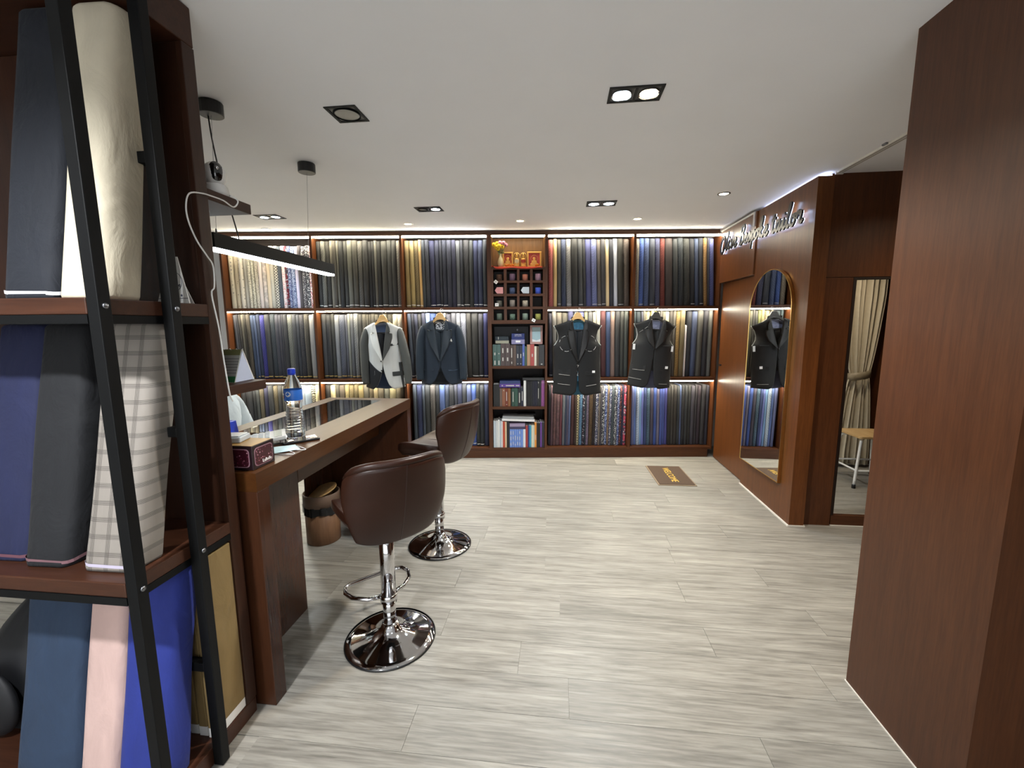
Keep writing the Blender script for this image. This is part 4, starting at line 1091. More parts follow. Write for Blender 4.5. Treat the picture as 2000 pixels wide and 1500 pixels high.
ca.part('foot', cb(MB(), -0.06, 0.06, 0.07, 0.085, -0.022, -0.0092), M['white'])
mk_ = Thing('face_mask', 'pale blue folded surgical mask with white ear loops lying on the desk', 'mask', (-1.12, 1.61, bz_))
RM_ = Matrix.Rotation(-0.75, 3, 'Z')
def mf(u, v):
    p = RM_ @ Vector(((u-0.5)*0.085, (v-0.5)*0.155, 0)); return (-1.155+p.x, 1.585+p.y, bz_+0.004+0.005*sin(6*u*pi)*0.3+0.012*sin(pi*u)*sin(pi*v))
mk_.part('cloth', MB().grid(mf, 18, 12), plain('mask_blue', 'c4dde2', 0.8), smooth=True, solid=0.0015)
for q, (ax, ay) in enumerate(((-1.085, 1.575), (-1.075, 1.635))):
    pts = [(ax-0.055+0.075*sin(pi*k/14)+0.012*k/14, ay-0.03+0.055*k/14-0.02*sin(pi*k/14), bz_+0.002) for k in range(15)]
    mk_.part('ear_loop', MB().tube(pts, 0.0014, 6), M['white'])
tb = Thing('tissue_box', 'dark maroon tissue box with paisley sides and white script', 'box', (-1.16, 1.43, bz_))
RT = Matrix.Rotation(0.0, 3, 'Z')
x0, x1, y0, y1, h = -1.315, -1.082, 1.352, 1.468, 0.088
tb.part('carton', MB().box(x0, x1, y0, y1, bz_, bz_+h), plain('tissue_dark', '1c0d12', 0.35, coat=0.4), bevel=0.002)
def paisley():
    t = NT('paisley_print'); vo = t.n('ShaderNodeTexVoronoi'); vo.inputs['Scale'].default_value = 95; t.l(t.coord(rnd=False), vo.inputs['Vector'])
    n = t.n('ShaderNodeTexNoise'); n.inputs['Scale'].default_value = 110; t.l(t.coord(rnd=False), n.inputs['Vector'])
    c = t.ramp(n.outputs[0], ((0.40, lin('4a1526')), (0.5, lin('7a2f48')), (0.6, lin('b88a98'))))
    c = t.mix(t.ramp(vo.outputs['Distance'], ((0.22, (0,0,0,1)), (0.34, (1,1,1,1)))), c, lin('3a0f1c'))
    return t.set(Base_Color=c, Roughness=0.35, Coat_Weight=0.4)
M['paisley'] = paisley()
def rrect(w_, h_, r, n=5):
    o = []
    for cx_, cy_, a0 in ((w_-r, h_-r, 0), (-w_+r, h_-r, pi/2), (-w_+r, -h_+r, pi), (w_-r, -h_+r, 1.5*pi)):
        for k in range(n+1): a = a0+pi/2*k/n; o.append((cx_+r*cos(a), cy_+r*sin(a)))
    return o
xm, ym, zm = (x0+x1)/2, (y0+y1)/2, bz_+h/2
for k_, nm_ in ((0, 'border'), (1, 'panel')):
    for side in (0, 1):
        if side == 0:
            P = rrect((x1-x0)/2-0.012-0.003*k_, h/2-0.010-0.003*k_, 0.014); o1 = 0.0006*(k_+1)
            mb = MB().prism(P, lambda a, b, o1=o1: (xm+a, y0-o1, zm+b), lambda a, b, o1=o1: (xm+a, y0, zm+b))
        else:
            P = rrect((y1-y0)/2-0.010-0.003*k_, h/2-0.010-0.003*k_, 0.014); o1 = 0.0006*(k_+1)
            mb = MB().prism(P, lambda a, b, o1=o1: (x1+o1, ym+a, zm+b), lambda a, b, o1=o1: (x1, ym+a, zm+b))
        tb.part(nm_, mb, M['paisley'] if k_ else plain('border_pink', '94707c', 0.4))
tb.text('lettering', 'LaBelle', 0.017, M['white'], TR(x1+0.0018, ym+0.014, bz_+0.022) @ RZ(pi/2) @ RX(pi/2), label='white script lettering')
tb.part('top_panel', MB().box(x0+0.004, x1-0.004, y0+0.004, y1-0.004, bz_+h+0.0002, bz_+h+0.001), plain('tissue_gold', 'a8844c', 0.4))
ct = Thing('plastic_case', 'clear plastic case lying on top of the tissue box', 'case', (-1.20, 1.41, bz_+h))
ct.part('shell', MB().box(-1.285, -1.16, 1.375, 1.45, bz_+h+0.0015, bz_+h+0.022, Matrix.Rotation(0.2, 3, 'Z')), plain('cloudy_plastic', 'c6cdd2', 0.2), bevel=0.004)
ct.part('lid', MB().box(-1.278, -1.167, 1.381, 1.444, bz_+h+0.0222, bz_+h+0.026, Matrix.Rotation(0.2, 3, 'Z')), plain('cloudy_lid', 'd5dade', 0.2), bevel=0.002)
tp = Thing('tape_roll', 'light blue round tape tin lying on the desk behind the tissue box', 'tape', (-1.40, 1.66, bz_))
tp.part('body', MB().lathe([(0.040, 0), (0.042, 0.003), (0.042, 0.036), (0.040, 0.039)], 24, (-1.395, 1.645, bz_)), plain('tape_blue', '3c8cd0', 0.35), smooth=False, bevel=0.001)
tp.part('lid', MB().lathe([(0.036, 0.0392), (0.037, 0.0395), (0.037, 0.043), (0.034, 0.044)], 24, (-1.395, 1.645, bz_)), plain('tape_lid', '5aa4de', 0.3))
bc = Thing('blue_carton', 'royal blue carton with a dark oval standing on the desk by the rack', 'box', (-1.485, 1.72, bz_))
bc.part('carton', MB().prism([(-0.05, 0), (0.05, 0), (0.036, 0.088), (-0.036, 0.088)], lambda a, b: (-1.500+a, 1.69, bz_+b), lambda a, b: (-1.500+a, 1.75, bz_+b)), M['blue_plastic'], bevel=0.003)
bc.part('oval_print', MB().prism([(0.026*cos(2*pi*q/18), 0.03*sin(2*pi*q/18)) for q in range(18)], lambda a, b: (-1.506+a, 1.689, bz_+0.045+b), lambda a, b: (-1.506+a, 1.69, bz_+0.045+b)), plain('print_navy', '0d1448', 0.4))
# trash bin
tc = (-1.573, 2.555, 0)
BN = Thing('waste_bin', 'round brown wooden waste bin with tilted swing lid and black liner under the desk', 'bin', tc)
R_ = 0.112
BN.part('body', MB().lathe([(R_-0.012, 0.0), (R_-0.006, 0.004), (R_-0.004, 0.215), (R_-0.01, 0.216)], 32, tc), wood('bin_wood', '6a4c36', '7c5b42', 'z', 0.5, 0.0), smooth=True)
lr = MB()
def lf_(u, v):
    a = 2*pi*u; r = R_+0.004*sin(11*a)+0.003*sin(23*a+2)+0.002; return (tc[0]+r*cos(a), tc[1]+r*sin(a), 0.205+0.055*v+0.006*sin(5*a+1)*(1-v))
lr.grid(lf_, 64, 3, closed=True); BN.part('bin_liner', lr, plain('liner_black', '121214', 0.2), smooth=True, label='black plastic liner')
BN.part('rim', MB().lathe([(R_-0.004, 0.255), (R_+0.003, 0.256), (R_+0.003, 0.335), (R_-0.001, 0.338), (R_-0.005, 0.335), (R_-0.008, 0.262)], 36, tc, cap=False), plain('bin_rim', '6a5444', 0.5), smooth=True)
ld = MB(); tl_ = Matrix.Rotation(-0.28, 3, 'Y') @ Matrix.Rotation(0.16, 3, 'X')
ld.prism([((R_-0.010)*cos(2*pi*q/32), (R_-0.010)*sin(2*pi*q/32)) for q in range(32)], lambda a, b: tuple(Vector((tc[0], tc[1], 0.338)) + tl_ @ Vector((a, b, 0.004))), lambda a, b: tuple(Vector((tc[0], tc[1], 0.338)) + tl_ @ Vector((a, b, -0.004))))
BN.part('swing_lid', ld, M['bamboo'], label='pale wood swing lid')
BN.part('inner_shade', MB().lathe([(R_-0.014, 0.22), (R_-0.014, 0.225)], 24, tc), M['black'])
# ---------------------------------------------------------------- bar stools
def stool(lb, pos, fwd, seat_z):
    ang = math.atan2(fwd[1], fwd[0])-pi/2
    t = Thing('bar_stool', lb, 'stool', pos, 'W', rot=(0, 0, ang), group='leather bar stools at the desk'); t.base = (0,0,0)
    base = [(0.198, 0.0), (0.200, 0.004), (0.198, 0.008), (0.17, 0.014), (0.13, 0.022), (0.09, 0.034), (0.06, 0.05), (0.042, 0.068), (0.034, 0.085)]
    b = MB().lathe(base, 56, (0,0,0)); t.part('base', b, M['chrome'], smooth=True)
    t.part('base_ring', MB().lathe([(0.200, 0.0), (0.203, 0.002), (0.203, 0.006), (0.199, 0.0085)], 56, (0,0,0), cap=False), M['black'], smooth=True)
    t.part('lower_tube', MB().lathe([(0.0285, 0.07), (0.0285, 0.22)], 28), M['chrome'], smooth=True)
    t.part('column', MB().lathe([(0.0325, 0.22), (0.0325, seat_z-0.03)], 28), M['chrome'], smooth=True)
    t.part('collar', MB().lathe([(0.034, 0.185), (0.038, 0.187), (0.038, 0.220), (0.034, 0.223)], 28), M['chrome'], smooth=True)
    # foot rest: a D-shaped loop held out towards the sitter's feet
    pts = []
    hw, dp = 0.150, 0.205
    ctrl = [(-0.03, 0.022), (-0.085, 0.035), (-0.135, 0.085), (-0.152, 0.14), (-0.14, 0.185), (-0.115, 0.2), (0.0, 0.205), (0.115, 0.2), (0.14, 0.185), (0.152, 0.14), (0.135, 0.085), (0.085, 0.035), (0.03, 0.022)]
    t.part('foot_rest', MB().tube([(x, y, 0.205) for x, y in ctrl], 0.0095, 10), M['chrome'], smooth=True)
    t.part('mechanism', MB().box(-0.07, 0.07, -0.07, 0.07, seat_z-0.045, seat_z-0.018), M['black_metal'], bevel=0.004)
    t.part('lever', MB().tube([(0.05, 0.0, seat_z-0.033), (0.13, 0.0, seat_z-0.036), (0.20, -0.01, seat_z-0.044)], 0.005, 8), M['chrome'], smooth=True)
    # seat cushion with turned-up sides
    def seat(u, v, off=0.0, thick=0.055):
        a = 2*pi*u
        ca, sa = cos(a), sin(a); k = (abs(ca)**3.2+abs(sa)**3.2)**(-1/3.2)
        prof = [(0.0, -0.02), (0.55, -0.024), (0.88, -0.018), (1.0, 0.012), (0.985, 0.045), (0.9, 0.056), (0.6, 0.048), (0.25, 0.044), (0.0, 0.043)]
        f = v*(len(prof)-1); i = min(int(f), len(prof)-2); g = f-i
        r = prof[i][0]*(1-g)+prof[i+1][0]*g; z = prof[i][1]*(1-g)+prof[i+1][1]*g
        x, y = 0.200*k*ca*r, 0.03+0.185*k*sa*r
        z += 0.055*(abs(x)/0.205)**3 + 0.03*max(0, -(y-0.02)/0.195)**3 - 0.022*max(0, (y-0.02)/0.195)**3
        return (x, y, seat_z+z)
    st_ = t.part('seat', MB().grid(seat, 40, 24, closed=True), M['leather'], smooth=True)
    for x in (-0.07, 0.07):
        t.part('seat_seam', MB().tube([(x, -0.12+0.04*q, seat_z+0.0462+0.055*(abs(x)/0.205)**3+0.03*max(0, -(-0.14+0.04*q)/0.195)**3-0.022*max(0, (-0.14+0.04*q)/0.195)**3) for q in range(7)], 0.002, 5), M['leather_seam'], parent=st_)
    # wrap-round back rest, pinched where it meets the seat
    def back(u, v):
        q = 2*u-1
        wv = [0.160, 0.186, 0.203, 0.211, 0.210, 0.200]
        f = v*(len(wv)-1); i = min(int(f), len(wv)-2); g = f-i; hw = wv[i]*(1-g)+wv[i+1]*g
        x = hw*sin(q*1.25)/sin(1.25)
        wrap = 0.105*(1-cos(q*1.25))/(1-cos(1.25))*(0.35+0.65*min(1, v*1.6))
        y = -0.205-0.05*v**1.3+wrap*(0.55+0.45*v)+0.055*(1-v)**3
        z = seat_z-0.040+0.355*v - (0.055*abs(q)**4)*v**2 + 0.035*abs(q)**2.2*(1-v)
        return (x, y, z)
    bk = t.part('backrest', MB().grid(back, 28, 18), M['leather'], smooth=True, solid=0.034, sub=1)
    rim = [Vector(back(k/28, 1.0))+Vector((0, 0, 0.004)) for k in range(29)]
    t.part('top_roll', MB().tube(rim, [0.0165*min(1, 0.55+min(k, 28-k)*0.15) for k in range(29)], 10), M['leather'], smooth=True, parent=bk)
    sp = []
    for k in range(15):
        p = Vector(back(0.5, 0.02+0.96*k/14)); sp.append(p+Vector((0, -0.0178, 0)))
    t.part('back_seam', MB().tube(sp, 0.0022, 5), M['leather_seam'], parent=bk)
    return t
stool('front brown leather bar stool, its wide back towards the viewer', (-0.567, 1.789, 0), (-0.60, 0.80), 0.585)
stool('rear brown leather bar stool facing the far end of the desk', (-0.482, 2.633, 0), (-0.90, 0.43), 0.635)
# ---------------------------------------------------------------- open rack at the left (room frame)
XS = -1.115
rk = Thing('display_rack', 'dark wood rack with two black metal uprights holding large cloth bolts', 'rack', (-1.5, 1.1, 0))
rk.part('back_panel', MB().box(-1.50, XS, 1.262, 1.302, 0.062, 2.255), M['rack_wood'], bevel=0.002)
rk.part('back_panel', MB().box(-2.4, -1.501, 1.262, 1.302, 0.76, 2.255), M['rack_wood'], bevel=0.002)
rk.part('end_strip', MB().box(XS-0.02, XS+0.001, 1.2585, 1.304, 0.062, 2.254), M['rack_wood'], bevel=0.002)
rk.part('base_board', MB().box(-2.4, XS, 0.93, 1.302, 0, 0.061), M['rack_wood_x'], bevel=0.003)
rk.part('shelf_board', MB().box(-2.4, XS, 0.905, 1.2615, 0.722, 0.762), M['rack_wood_x'], bevel=0.003)
rk.part('shelf_board', MB().box(-2.4, XS, 0.905, 1.2615, 1.452, 1.492), M['rack_wood_x'], bevel=0.003)
rk.part('top_board', MB().box(-2.4, XS, 0.905, 1.304, 2.256, CEIL-0.003), M['rack_wood_x'], bevel=0.003)
for y in (0.905, 1.098):
    u = rk.part('upright', MB().box(XS+0.001, XS+0.033, y, y+0.030, 0.0, CEIL-0.003), M['black_metal'], bevel=0.002)
    for z in (0.742, 1.472):
        rk.part('bolt_head', MB().tube([(XS+0.033, y+0.015, z), (XS+0.037, y+0.015, z)], [0.008, 0.006], 12), M['steel'], smooth=True, parent=u)
for z in (0.700, 1.430):
    fb = MB(); fb.box(-2.4, XS, 0.904, 0.928, z, z+0.0215); fb.box(XS-0.026, XS, 0.9285, 1.26, z, z+0.0215); rk.part('support_bar', fb, M['black_metal'])
for z in (0.335, 1.10, 1.86):
    rk.part('rung', MB().box(XS-0.16, XS+0.0008, 1.100, 1.126, z, z+0.030), M['black_metal'], bevel=0.002)
for z, y1 in ((1.188, 1.500), (1.822, 1.497)):
    rk.part('side_shelf', MB().box(-1.62, XS, 1.3045, y1, z, z+0.034), M['wood_y'], bevel=0.002)
def rack_bolt(x0, x1, yf, z0, h, d, lean, hx, lb, pat='crease', r=0.03, edge=None, wob=0.002, lx=0.0):
    w_ = x1-x0; xm = (x0+x1)/2
    mb = wedge(xm, yf, z0, h, w_, d, lx, lean, r, 14, wob, int(abs(x0)*1000))
    o = single('cloth_bolt', lb, 'fabric bolt', mb, cloth(pat), (xm, yf+d/2, z0), group='large cloth bolts on the rack', smooth=True, color=lin(hx))
    if edge:
        e = MB()
        k = r; hw = w_/2
        pr = [(-hw+k-k*cos(pi*q/8) if q <= 4 else hw-k-k*cos(pi*q/8), k-k*sin(pi*q/8)) for q in range(9)] + [(hw, d*0.6)]
        def ef(u, v):
            f = u*(len(pr)-1); i = min(int(f), len(pr)-2); g = f-i
            return (xm+(pr[i][0]*(1-g)+pr[i+1][0]*g)*1.012, yf+d/2+((pr[i][1]*(1-g)+pr[i+1][1]*g)-d/2)*1.012+0.012*lean/h, z0+0.012+0.009*v+0.003*sin(7*u))
        e.grid(ef, 18, 1); me = e.mesh('selvedge', (xm, yf+d/2, z0)); s = bpy.data.objects.new('selvedge', me); COL.objects.link(s); s.data.materials.append(plain('selvedge_'+edge, edge, 0.8)); s.parent = o; s['label'] = 'contrasting selvedge edge'
    return o
rack_bolt(-1.43, -1.272, 0.955, 1.4935, 0.755, 0.10, 0.125, '0d131e', 'large black navy bolt on the top rack shelf at far left', edge='c9c9cc')
rack_bolt(-1.262, -1.135, 0.950, 1.4935, 0.752, 0.115, 0.125, 'cfc5ae', 'large cream bolt on the top rack shelf behind the near upright', r=0.035)
rack_bolt(-1.66, -1.50, 0.965, 0.7635, 0.67, 0.10, 0.13, '151c42', 'large navy bolt on the middle rack shelf at far left', edge='6a4450')
rack_bolt(-1.495, -1.345, 0.950, 0.7635, 0.67, 0.10, 0.13, '101217', 'large charcoal bolt on the middle rack shelf beside the checked one', edge='7c5a60')
rack_bolt(-1.30, -1.142, 0.945, 0.7635, 0.672, 0.10, 0.15, '8f8880', 'large grey beige checked bolt on the middle rack shelf', pat='plaid', edge='c4bcd0', wob=0.001)
rack_bolt(-1.66, -1.445, 0.955, 0.0625, 0.632, 0.11, 0.12, '293c56', 'large slate blue bolt on the bottom of the rack at far left')
rack_bolt(-1.44, -1.312, 0.955, 0.0625, 0.632, 0.11, 0.12, 'd6b6ae', 'large pale pink bolt on the bottom of the rack')
rack_bolt(-1.308, -1.142, 0.955, 0.0625, 0.632, 0.09, 0.12, '24348c', 'large royal blue bolt on the bottom of the rack behind the near upright')
for i, (xa, xb, nm_) in enumerate(((-1.155, -1.120, 'nearest to the open side'), (-1.192, -1.160, 'second from the open side'), (-1.228, -1.197, 'third from the open side'), (-1.262, -1.233, 'innermost, beside the royal blue bolt'))):
    ya = 1.130+0.004*i
    o = single('cloth_board', f'flat beige cloth board with white foot, {nm_}', 'fabric board', MB().box(xa, xb, ya, 1.258, 0.095, 0.690), cloth('crease'), ((xa+xb)/2, 1.19, 0.062), group='beige cloth boards in the rack', bevel=0.004, color=lin('8c7448'))
    m2 = MB().box(xa+0.001, xb-0.001, ya+0.001, 1.257, 0.062, 0.096); me = m2.mesh('white_foot', ((xa+xb)/2, 1.19, 0.062)); s = bpy.data.objects.new('white_foot', me); COL.objects.link(s); s.data.materials.append(M['paper']); s.parent = o; s['label'] = 'white paper foot'
# review card on the top shelf
cd = Thing('review_card', 'white tapered review card with a circle and stars on the rack shelf', 'card', (-1.18, 1.17, 1.4925))
CR = TR(-1.170, 1.195, 1.4925) @ RX(-0.10)
def cpt(a, b, dy=0.0): v = CR @ Vector((a, dy, b)); return (v.x, v.y, v.z)
cd.part('board', MB().prism([(-0.054, 0), (0.054, 0), (0.014, 0.140), (-0.014, 0.140)], lambda a, b: cpt(a, b, 0), lambda a, b: cpt(a, b, 0.003)), M['paper'])
cd.part('stay', MB().prism([(-0.03, 0), (0.03, 0), (0.01, 0.1), (-0.01, 0.1)], lambda a, b: cpt(a, b, 0.045-0.4*b), lambda a, b: cpt(a, b, 0.047-0.4*b)), M['paper'])
ink = plain('ink_blue', '3c4258', 0.7)
cd.part('circle_mark', MB().tube([cpt(0.030*cos(2*pi*q/40), 0.064+0.030*sin(2*pi*q/40), -0.0003) for q in range(40)], 0.0008, 5, True), ink)
cd.part('line_mark', MB().prism([(-0.049, 0.014), (0.049, 0.014), (0.049, 0.0155), (-0.049, 0.0155)], lambda a, b: cpt(a, b, -0.0006), lambda a, b: cpt(a, b, 0)), ink)
for q in range(5):
    cd.part('star_mark', MB().prism([((0.0050 if k % 2 == 0 else 0.0023)*cos(pi/2+pi*k/5)+(-0.028+0.014*q), (0.0050 if k % 2 == 0 else 0.0023)*sin(pi/2+pi*k/5)+0.0235) for k in range(10)], lambda a, b: cpt(a, b, -0.0006), lambda a, b: cpt(a, b, 0)), ink)
cd.text('lettering', 'Google', 0.0165, ink, CR @ TR(0.001, -0.0006, 0.055) @ RX(pi/2))
cd.text('lettering', 'us on', 0.008, ink, CR @ TR(0.002, -0.0006, 0.071) @ RX(pi/2))
cd.text('lettering', 'Review', 0.008, ink, CR @ TR(0.0, -0.0006, 0.081) @ RX(pi/2))
cd.text('lettering', 'on Go', 0.009, ink, CR @ TR(-0.001, -0.0006, 0.116) @ RX(pi/2))
# calendar and camera on the side shelves
cl = Thing('desk_calendar', 'white desk calendar tent with a green lower band on the lower side shelf', 'calendar', (-1.25, 1.41, 1.2225))
CX_, CY_, CZ_ = -1.235, 1.442, 1.2225
RQ = Matrix.Rotation(0.06, 3, 'Z')
def cal(a, b, z): v = RQ @ Vector((a, b, 0)); return (CX_+v.x, CY_+v.y, CZ_+z)
hl, hb, hh = 0.075, 0.055, 0.116
def slab(b0, b1): return MB().add([cal(-hl, b0, 0), cal(hl, b0, 0), cal(hl, b1, hh), cal(-hl, b1, hh), cal(-hl, b0*0.93, 0), cal(hl, b0*0.93, 0), cal(hl, b1*0.7, hh-0.003), cal(-hl, b1*0.7, hh-0.003)], [(0,1,2,3), (7,6,5,4), (0,4,5,1), (1,5,6,2), (2,6,7,3), (3,7,4,0)])
cl.part('front_leaf', slab(-hb, -0.004), plain('calendar_grey', 'a6a8a4', 0.5)); cl.part('back_leaf', slab(hb, 0.004), M['paper'])
cl.part('end_card', MB().add([cal(hl-0.001, -hb+0.004, 0.001), cal(hl-0.001, hb-0.004, 0.001), cal(hl-0.001, 0, hh-0.006), cal(hl, -hb+0.004, 0.001), cal(hl, hb-0.004, 0.001), cal(hl, 0, hh-0.006)], [(0,1,2), (5,4,3), (0,3,4,1), (1,4,5,2), (2,5,3,0)]), plain('calendar_white', 'c2cbe2', 0.6))
def fband(z0, z1, o): 
    f = lambda z: -hb+(hb-0.004)*z/hh-o
    return MB().add([cal(-hl, f(z0), z0), cal(hl, f(z0), z0), cal(hl, f(z1), z1), cal(-hl, f(z1), z1)], [(0,1,2,3)])
cl.part('green_band', fband(0.002, 0.022, 0.001), plain('band_green', '1e6a3c', 0.5)); cl.part('grass_print', fband(0.096, 0.117, 0.001), plain('print_olive', '6a6c44', 0.6))
for q in range(6): cl.part('text_row', fband(0.032+0.010*q, 0.035+0.010*q, 0.0012), plain('print_grey', '77787a', 0.7))
cl.part('ring_binding', MB().tube([cal(-hl+0.15*q/24, 0.006*cos(q*1.6), hh+0.004*sin(q*1.6)) for q in range(25)], 0.0012, 5), M['white'])
sc_ = Thing('security_camera', 'white indoor security camera with a black oval face on the upper side shelf', 'camera', (-1.165, 1.40, 1.8565))
c0 = (-1.165, 1.40, 1.8565)
sc_.part('base', MB().lathe([(0.036, 0), (0.040, 0.004), (0.040, 0.012), (0.036, 0.034), (0.030, 0.04)], 24, c0), M['white'], smooth=True)
sc_.part('head', MB().ball((c0[0], c0[1], c0[2]+0.072), 0.036, 20, 14, (1, 1, 1.15)), M['white'], smooth=True)
fv = Vector((0.72, -0.55, 0.12)).normalized()
m2 = MB(); hc = Vector((c0[0], c0[1], c0[2]+0.075)); sx_ = fv.cross(Vector((0,0,1))).normalized(); sy_ = sx_.cross(fv)
def face(u, v):
    a = 2*pi*u; r = 0.030*v; p = sx_*(0.72*r*cos(a))+sy_*(1.08*r*sin(a)); dd = math.sqrt(max(0.0, 1-(r/0.040)**2)); return tuple(hc+p+fv*(0.0375*dd+0.0008))
m2.grid(face, 24, 6, closed=True); sc_.part('face', m2, plain('camera_black', '0b0c0e', 0.12, coat=0.8), smooth=True)
sc_.part('lens', MB().ball(tuple(hc+fv*0.037+sy_*0.006), 0.0065, 10, 8), M['chrome'], smooth=True)
pts = [(-1.14, 1.43, 1.866), (-1.115, 1.405, 1.862), (-1.098, 1.413, 1.845), (-1.098, 1.39, 1.820), (-1.100, 1.35, 1.830), (-1.104, 1.31, 1.832), (-1.106, 1.271, 1.830), (-1.106, 1.225, 1.817), (-1.106, 1.208, 1.78), (-1.106, 1.21, 1.736), (-1.106, 1.234, 1.682), (-1.106, 1.267, 1.642), (-1.106, 1.287, 1.613), (-1.106, 1.284, 1.549), (-1.106, 1.270, 1.523), (-1.106, 1.286, 1.418), (-1.106, 1.293, 1.318), (-1.104, 1.302, 1.20), (-1.11, 1.32, 1.17)]
def smoothpath(P, n=5):
    P = [Vector(p) for p in P]; o = []
    for i in range(len(P)-1):
        a, b, c, d = P[max(i-1, 0)], P[i], P[i+1], P[min(i+2, len(P)-1)]
        for k in range(n):
            t = k/n; o.append(0.5*((2*b)+(c-a)*t+(2*a-5*b+4*c-d)*t*t+(3*b-a-3*c+d)*t**3))
    o.append(P[-1]); return o
single('power_cable', 'thin white cable looping from the security camera down the rack edge', 'cable', MB().tube(smoothpath(pts), 0.0024, 6), M['white'], (-1.106, 1.27, 1.2), smooth=True)
# black bag on the floor left of the rack
bg = Thing('backpack', 'black bag on the floor at the far left beside the slate blue bolt', 'bag', (-1.86, 1.12, 0.0))
def bf(u, v):
    a = 2*pi*u; k = (abs(cos(a))**3+abs(sin(a))**3)**(-1/3); r = [0.75, 0.98, 1.0, 0.95, 0.8, 0.45, 0.02]; f = v*6; i = min(int(f), 5); g = f-i; s = r[i]*(1-g)+r[i+1]*g
    return (-1.86+0.135*k*cos(a)*s, 1.18+0.11*k*sin(a)*s+0.05*v, 0.50*(v**0.8)+0.012*sin(9*u*2*pi)*v*(1-v)*2)
bg.part('body', MB().grid(bf, 30, 14, closed=True), plain('bag_black', '15161a', 0.6), smooth=True)
bg.part('pocket', MB().ball((-1.86, 1.055, 0.19), 0.10, 14, 10, (1.0, 0.28, 1.2)), plain('bag_black', '15161a', 0.6), smooth=True)
bg.part('strap', MB().tube(smoothpath([(-1.92, 1.2, 0.48), (-1.90, 1.18, 0.555), (-1.86, 1.18, 0.57), (-1.82, 1.18, 0.555), (-1.80, 1.2, 0.48)]), 0.010, 8), plain('bag_strap', '1e2024', 0.7), smooth=True)
# ---------------------------------------------------------------- pendant lamp over the desk
pn = Thing('pendant_lamp', 'long black linear pendant lamp with a glowing underside above the desk', 'lamp', (-1.515, 2.27, 1.75))
PX, PY0, PY1, PZ = -1.515, 1.755, 2.755, 1.752
hs = MB(); hs.box(PX-0.024, PX+0.024, PY0, PY1, PZ+0.012, PZ+0.075); pn.part('housing', hs, M['black_metal'], bevel=0.002)
pn.part('diffuser', MB().box(PX-0.021, PX+0.021, PY0+0.004, PY1-0.004, PZ, PZ+0.0118), M['tube_on'])
for y in (1.80, 2.50):
    pn.part('canopy', MB().lathe([(0.045, -0.052), (0.048, -0.05), (0.048, -0.003), (0.046, 0)], 24, (PX+0.02, y+0.01, CEIL-0.001)), M['black'], smooth=False, bevel=0.001)
    pn.part('suspension_wire', MB().tube([(PX+0.02, y+0.01, CEIL-0.05), (PX, y, PZ+0.075)], 0.0009, 5), M['steel'])
    pn.part('wire_grip', MB().lathe([(0.004, 0.075), (0.004, 0.095), (0.0015, 0.1)], 10, (PX, y, PZ)), M['steel'])
pn.part('power_cord', MB().tube(smoothpath([(PX+0.005, 1.81, CEIL-0.05), (PX+0.012, 1.815, 2.2), (PX+0.03, 1.83, 2.02), (PX+0.028, 1.87, 1.92), (PX+0.005, 1.93, PZ+0.075)]), 0.003, 6), M['black'], smooth=True)
# ---------------------------------------------------------------- ceiling lights
LKS = LK
def downlight(x0, x1, y0, y1, cells, lb, e=None):
    t = Thing('recessed_downlight', lb, 'ceiling light', ((x0+x1)/2, (y0+y1)/2, CEIL), group='square recessed ceiling lights')
    n = len(cells); b = 0.012; z = CEIL
    f = MB(); f.box(x0, x1, y0, y0+b, z-0.004, z-0.0003); f.box(x0, x1, y1-b, y1, z-0.004, z-0.0003)
    cwd = (x1-x0)/n
    for k in range(n+1):
        xa = x0 if k == 0 else (x1-b if k == n else x0+cwd*k-b/2); f.box(xa, xa+b, y0+b, y1-b, z-0.004, z-0.0003)
    t.part('frame', f, M['black_metal'])
    for k, on in enumerate(cells):
        xm = x0+cwd*(k+0.5); ym = (y0+y1)/2; r = min(cwd, y1-y0)/2-b-0.004
        hs_ = t.part('housing', MB().box(x0+cwd*k+b*0.6, x0+cwd*(k+1)-b*0.6, y0+b, y1-b, z-0.0018, z-0.0004), M['black'])
        t.part('ring', MB().lathe([(r+0.003, -0.006), (r+0.003, -0.002), (r-0.003, -0.002), (r-0.003, -0.006)], 28, (xm, ym, z), cap=False), M['chrome'] if on else M['black_metal'], smooth=True, parent=hs_)
        t.part('lens', MB().lathe([(0.001, -0.0032), (r-0.003, -0.0032), (r-0.003, -0.002)], 28, (xm, ym, z)), {'c': M['cool_on'], 'w': M['warm_on'], '': plain('lens_off', '8c8a84', 0.25, coat=0.5)}[on], parent=hs_)
        if on: lamp('downlight_lamp', 'SPOT', RW(xm, ym, z-0.012), (e or (36 if on == 'c' else 30))*LKS, COOL if on == 'c' else WARM, 0.035, 140, 0.75)
downlight(0.188, 0.408, 1.903, 2.028, 'cw', 'square twin ceiling light nearest the viewer, one cool and one warm lamp', 96)
downlight(-1.04, -0.895, 1.905, 2.052, [''], 'square single black ceiling light, unlit, above the bar stools')
downlight(-2.63, -2.42, 3.545, 3.695, 'cc', 'square twin ceiling light at far left, both lamps lit, behind the pendant lamp')
downlight(-1.19, -0.975, 3.497, 3.637, ['', 'c'], 'square twin ceiling light with only its right lamp lit')
downlight(0.193, 0.424, 3.517, 3.66, 'cc', 'square twin ceiling light, both lamps lit, near the fabric wall centre')
RND = [((-2.401, 4.343), 'leftmost of the four warm round spotlights by the fabric wall', 'w'), ((-0.971, 4.169), 'second from left of the four warm round spotlights by the fabric wall', 'w'), ((0.078, 4.077), 'third from left of the four warm round spotlights by the fabric wall', 'w'), ((1.137, 4.028), 'rightmost of the four warm round spotlights by the fabric wall', 'w'), ((1.559, 3.296), 'round black-ringed ceiling spotlight beside the sign wall', 'n')]
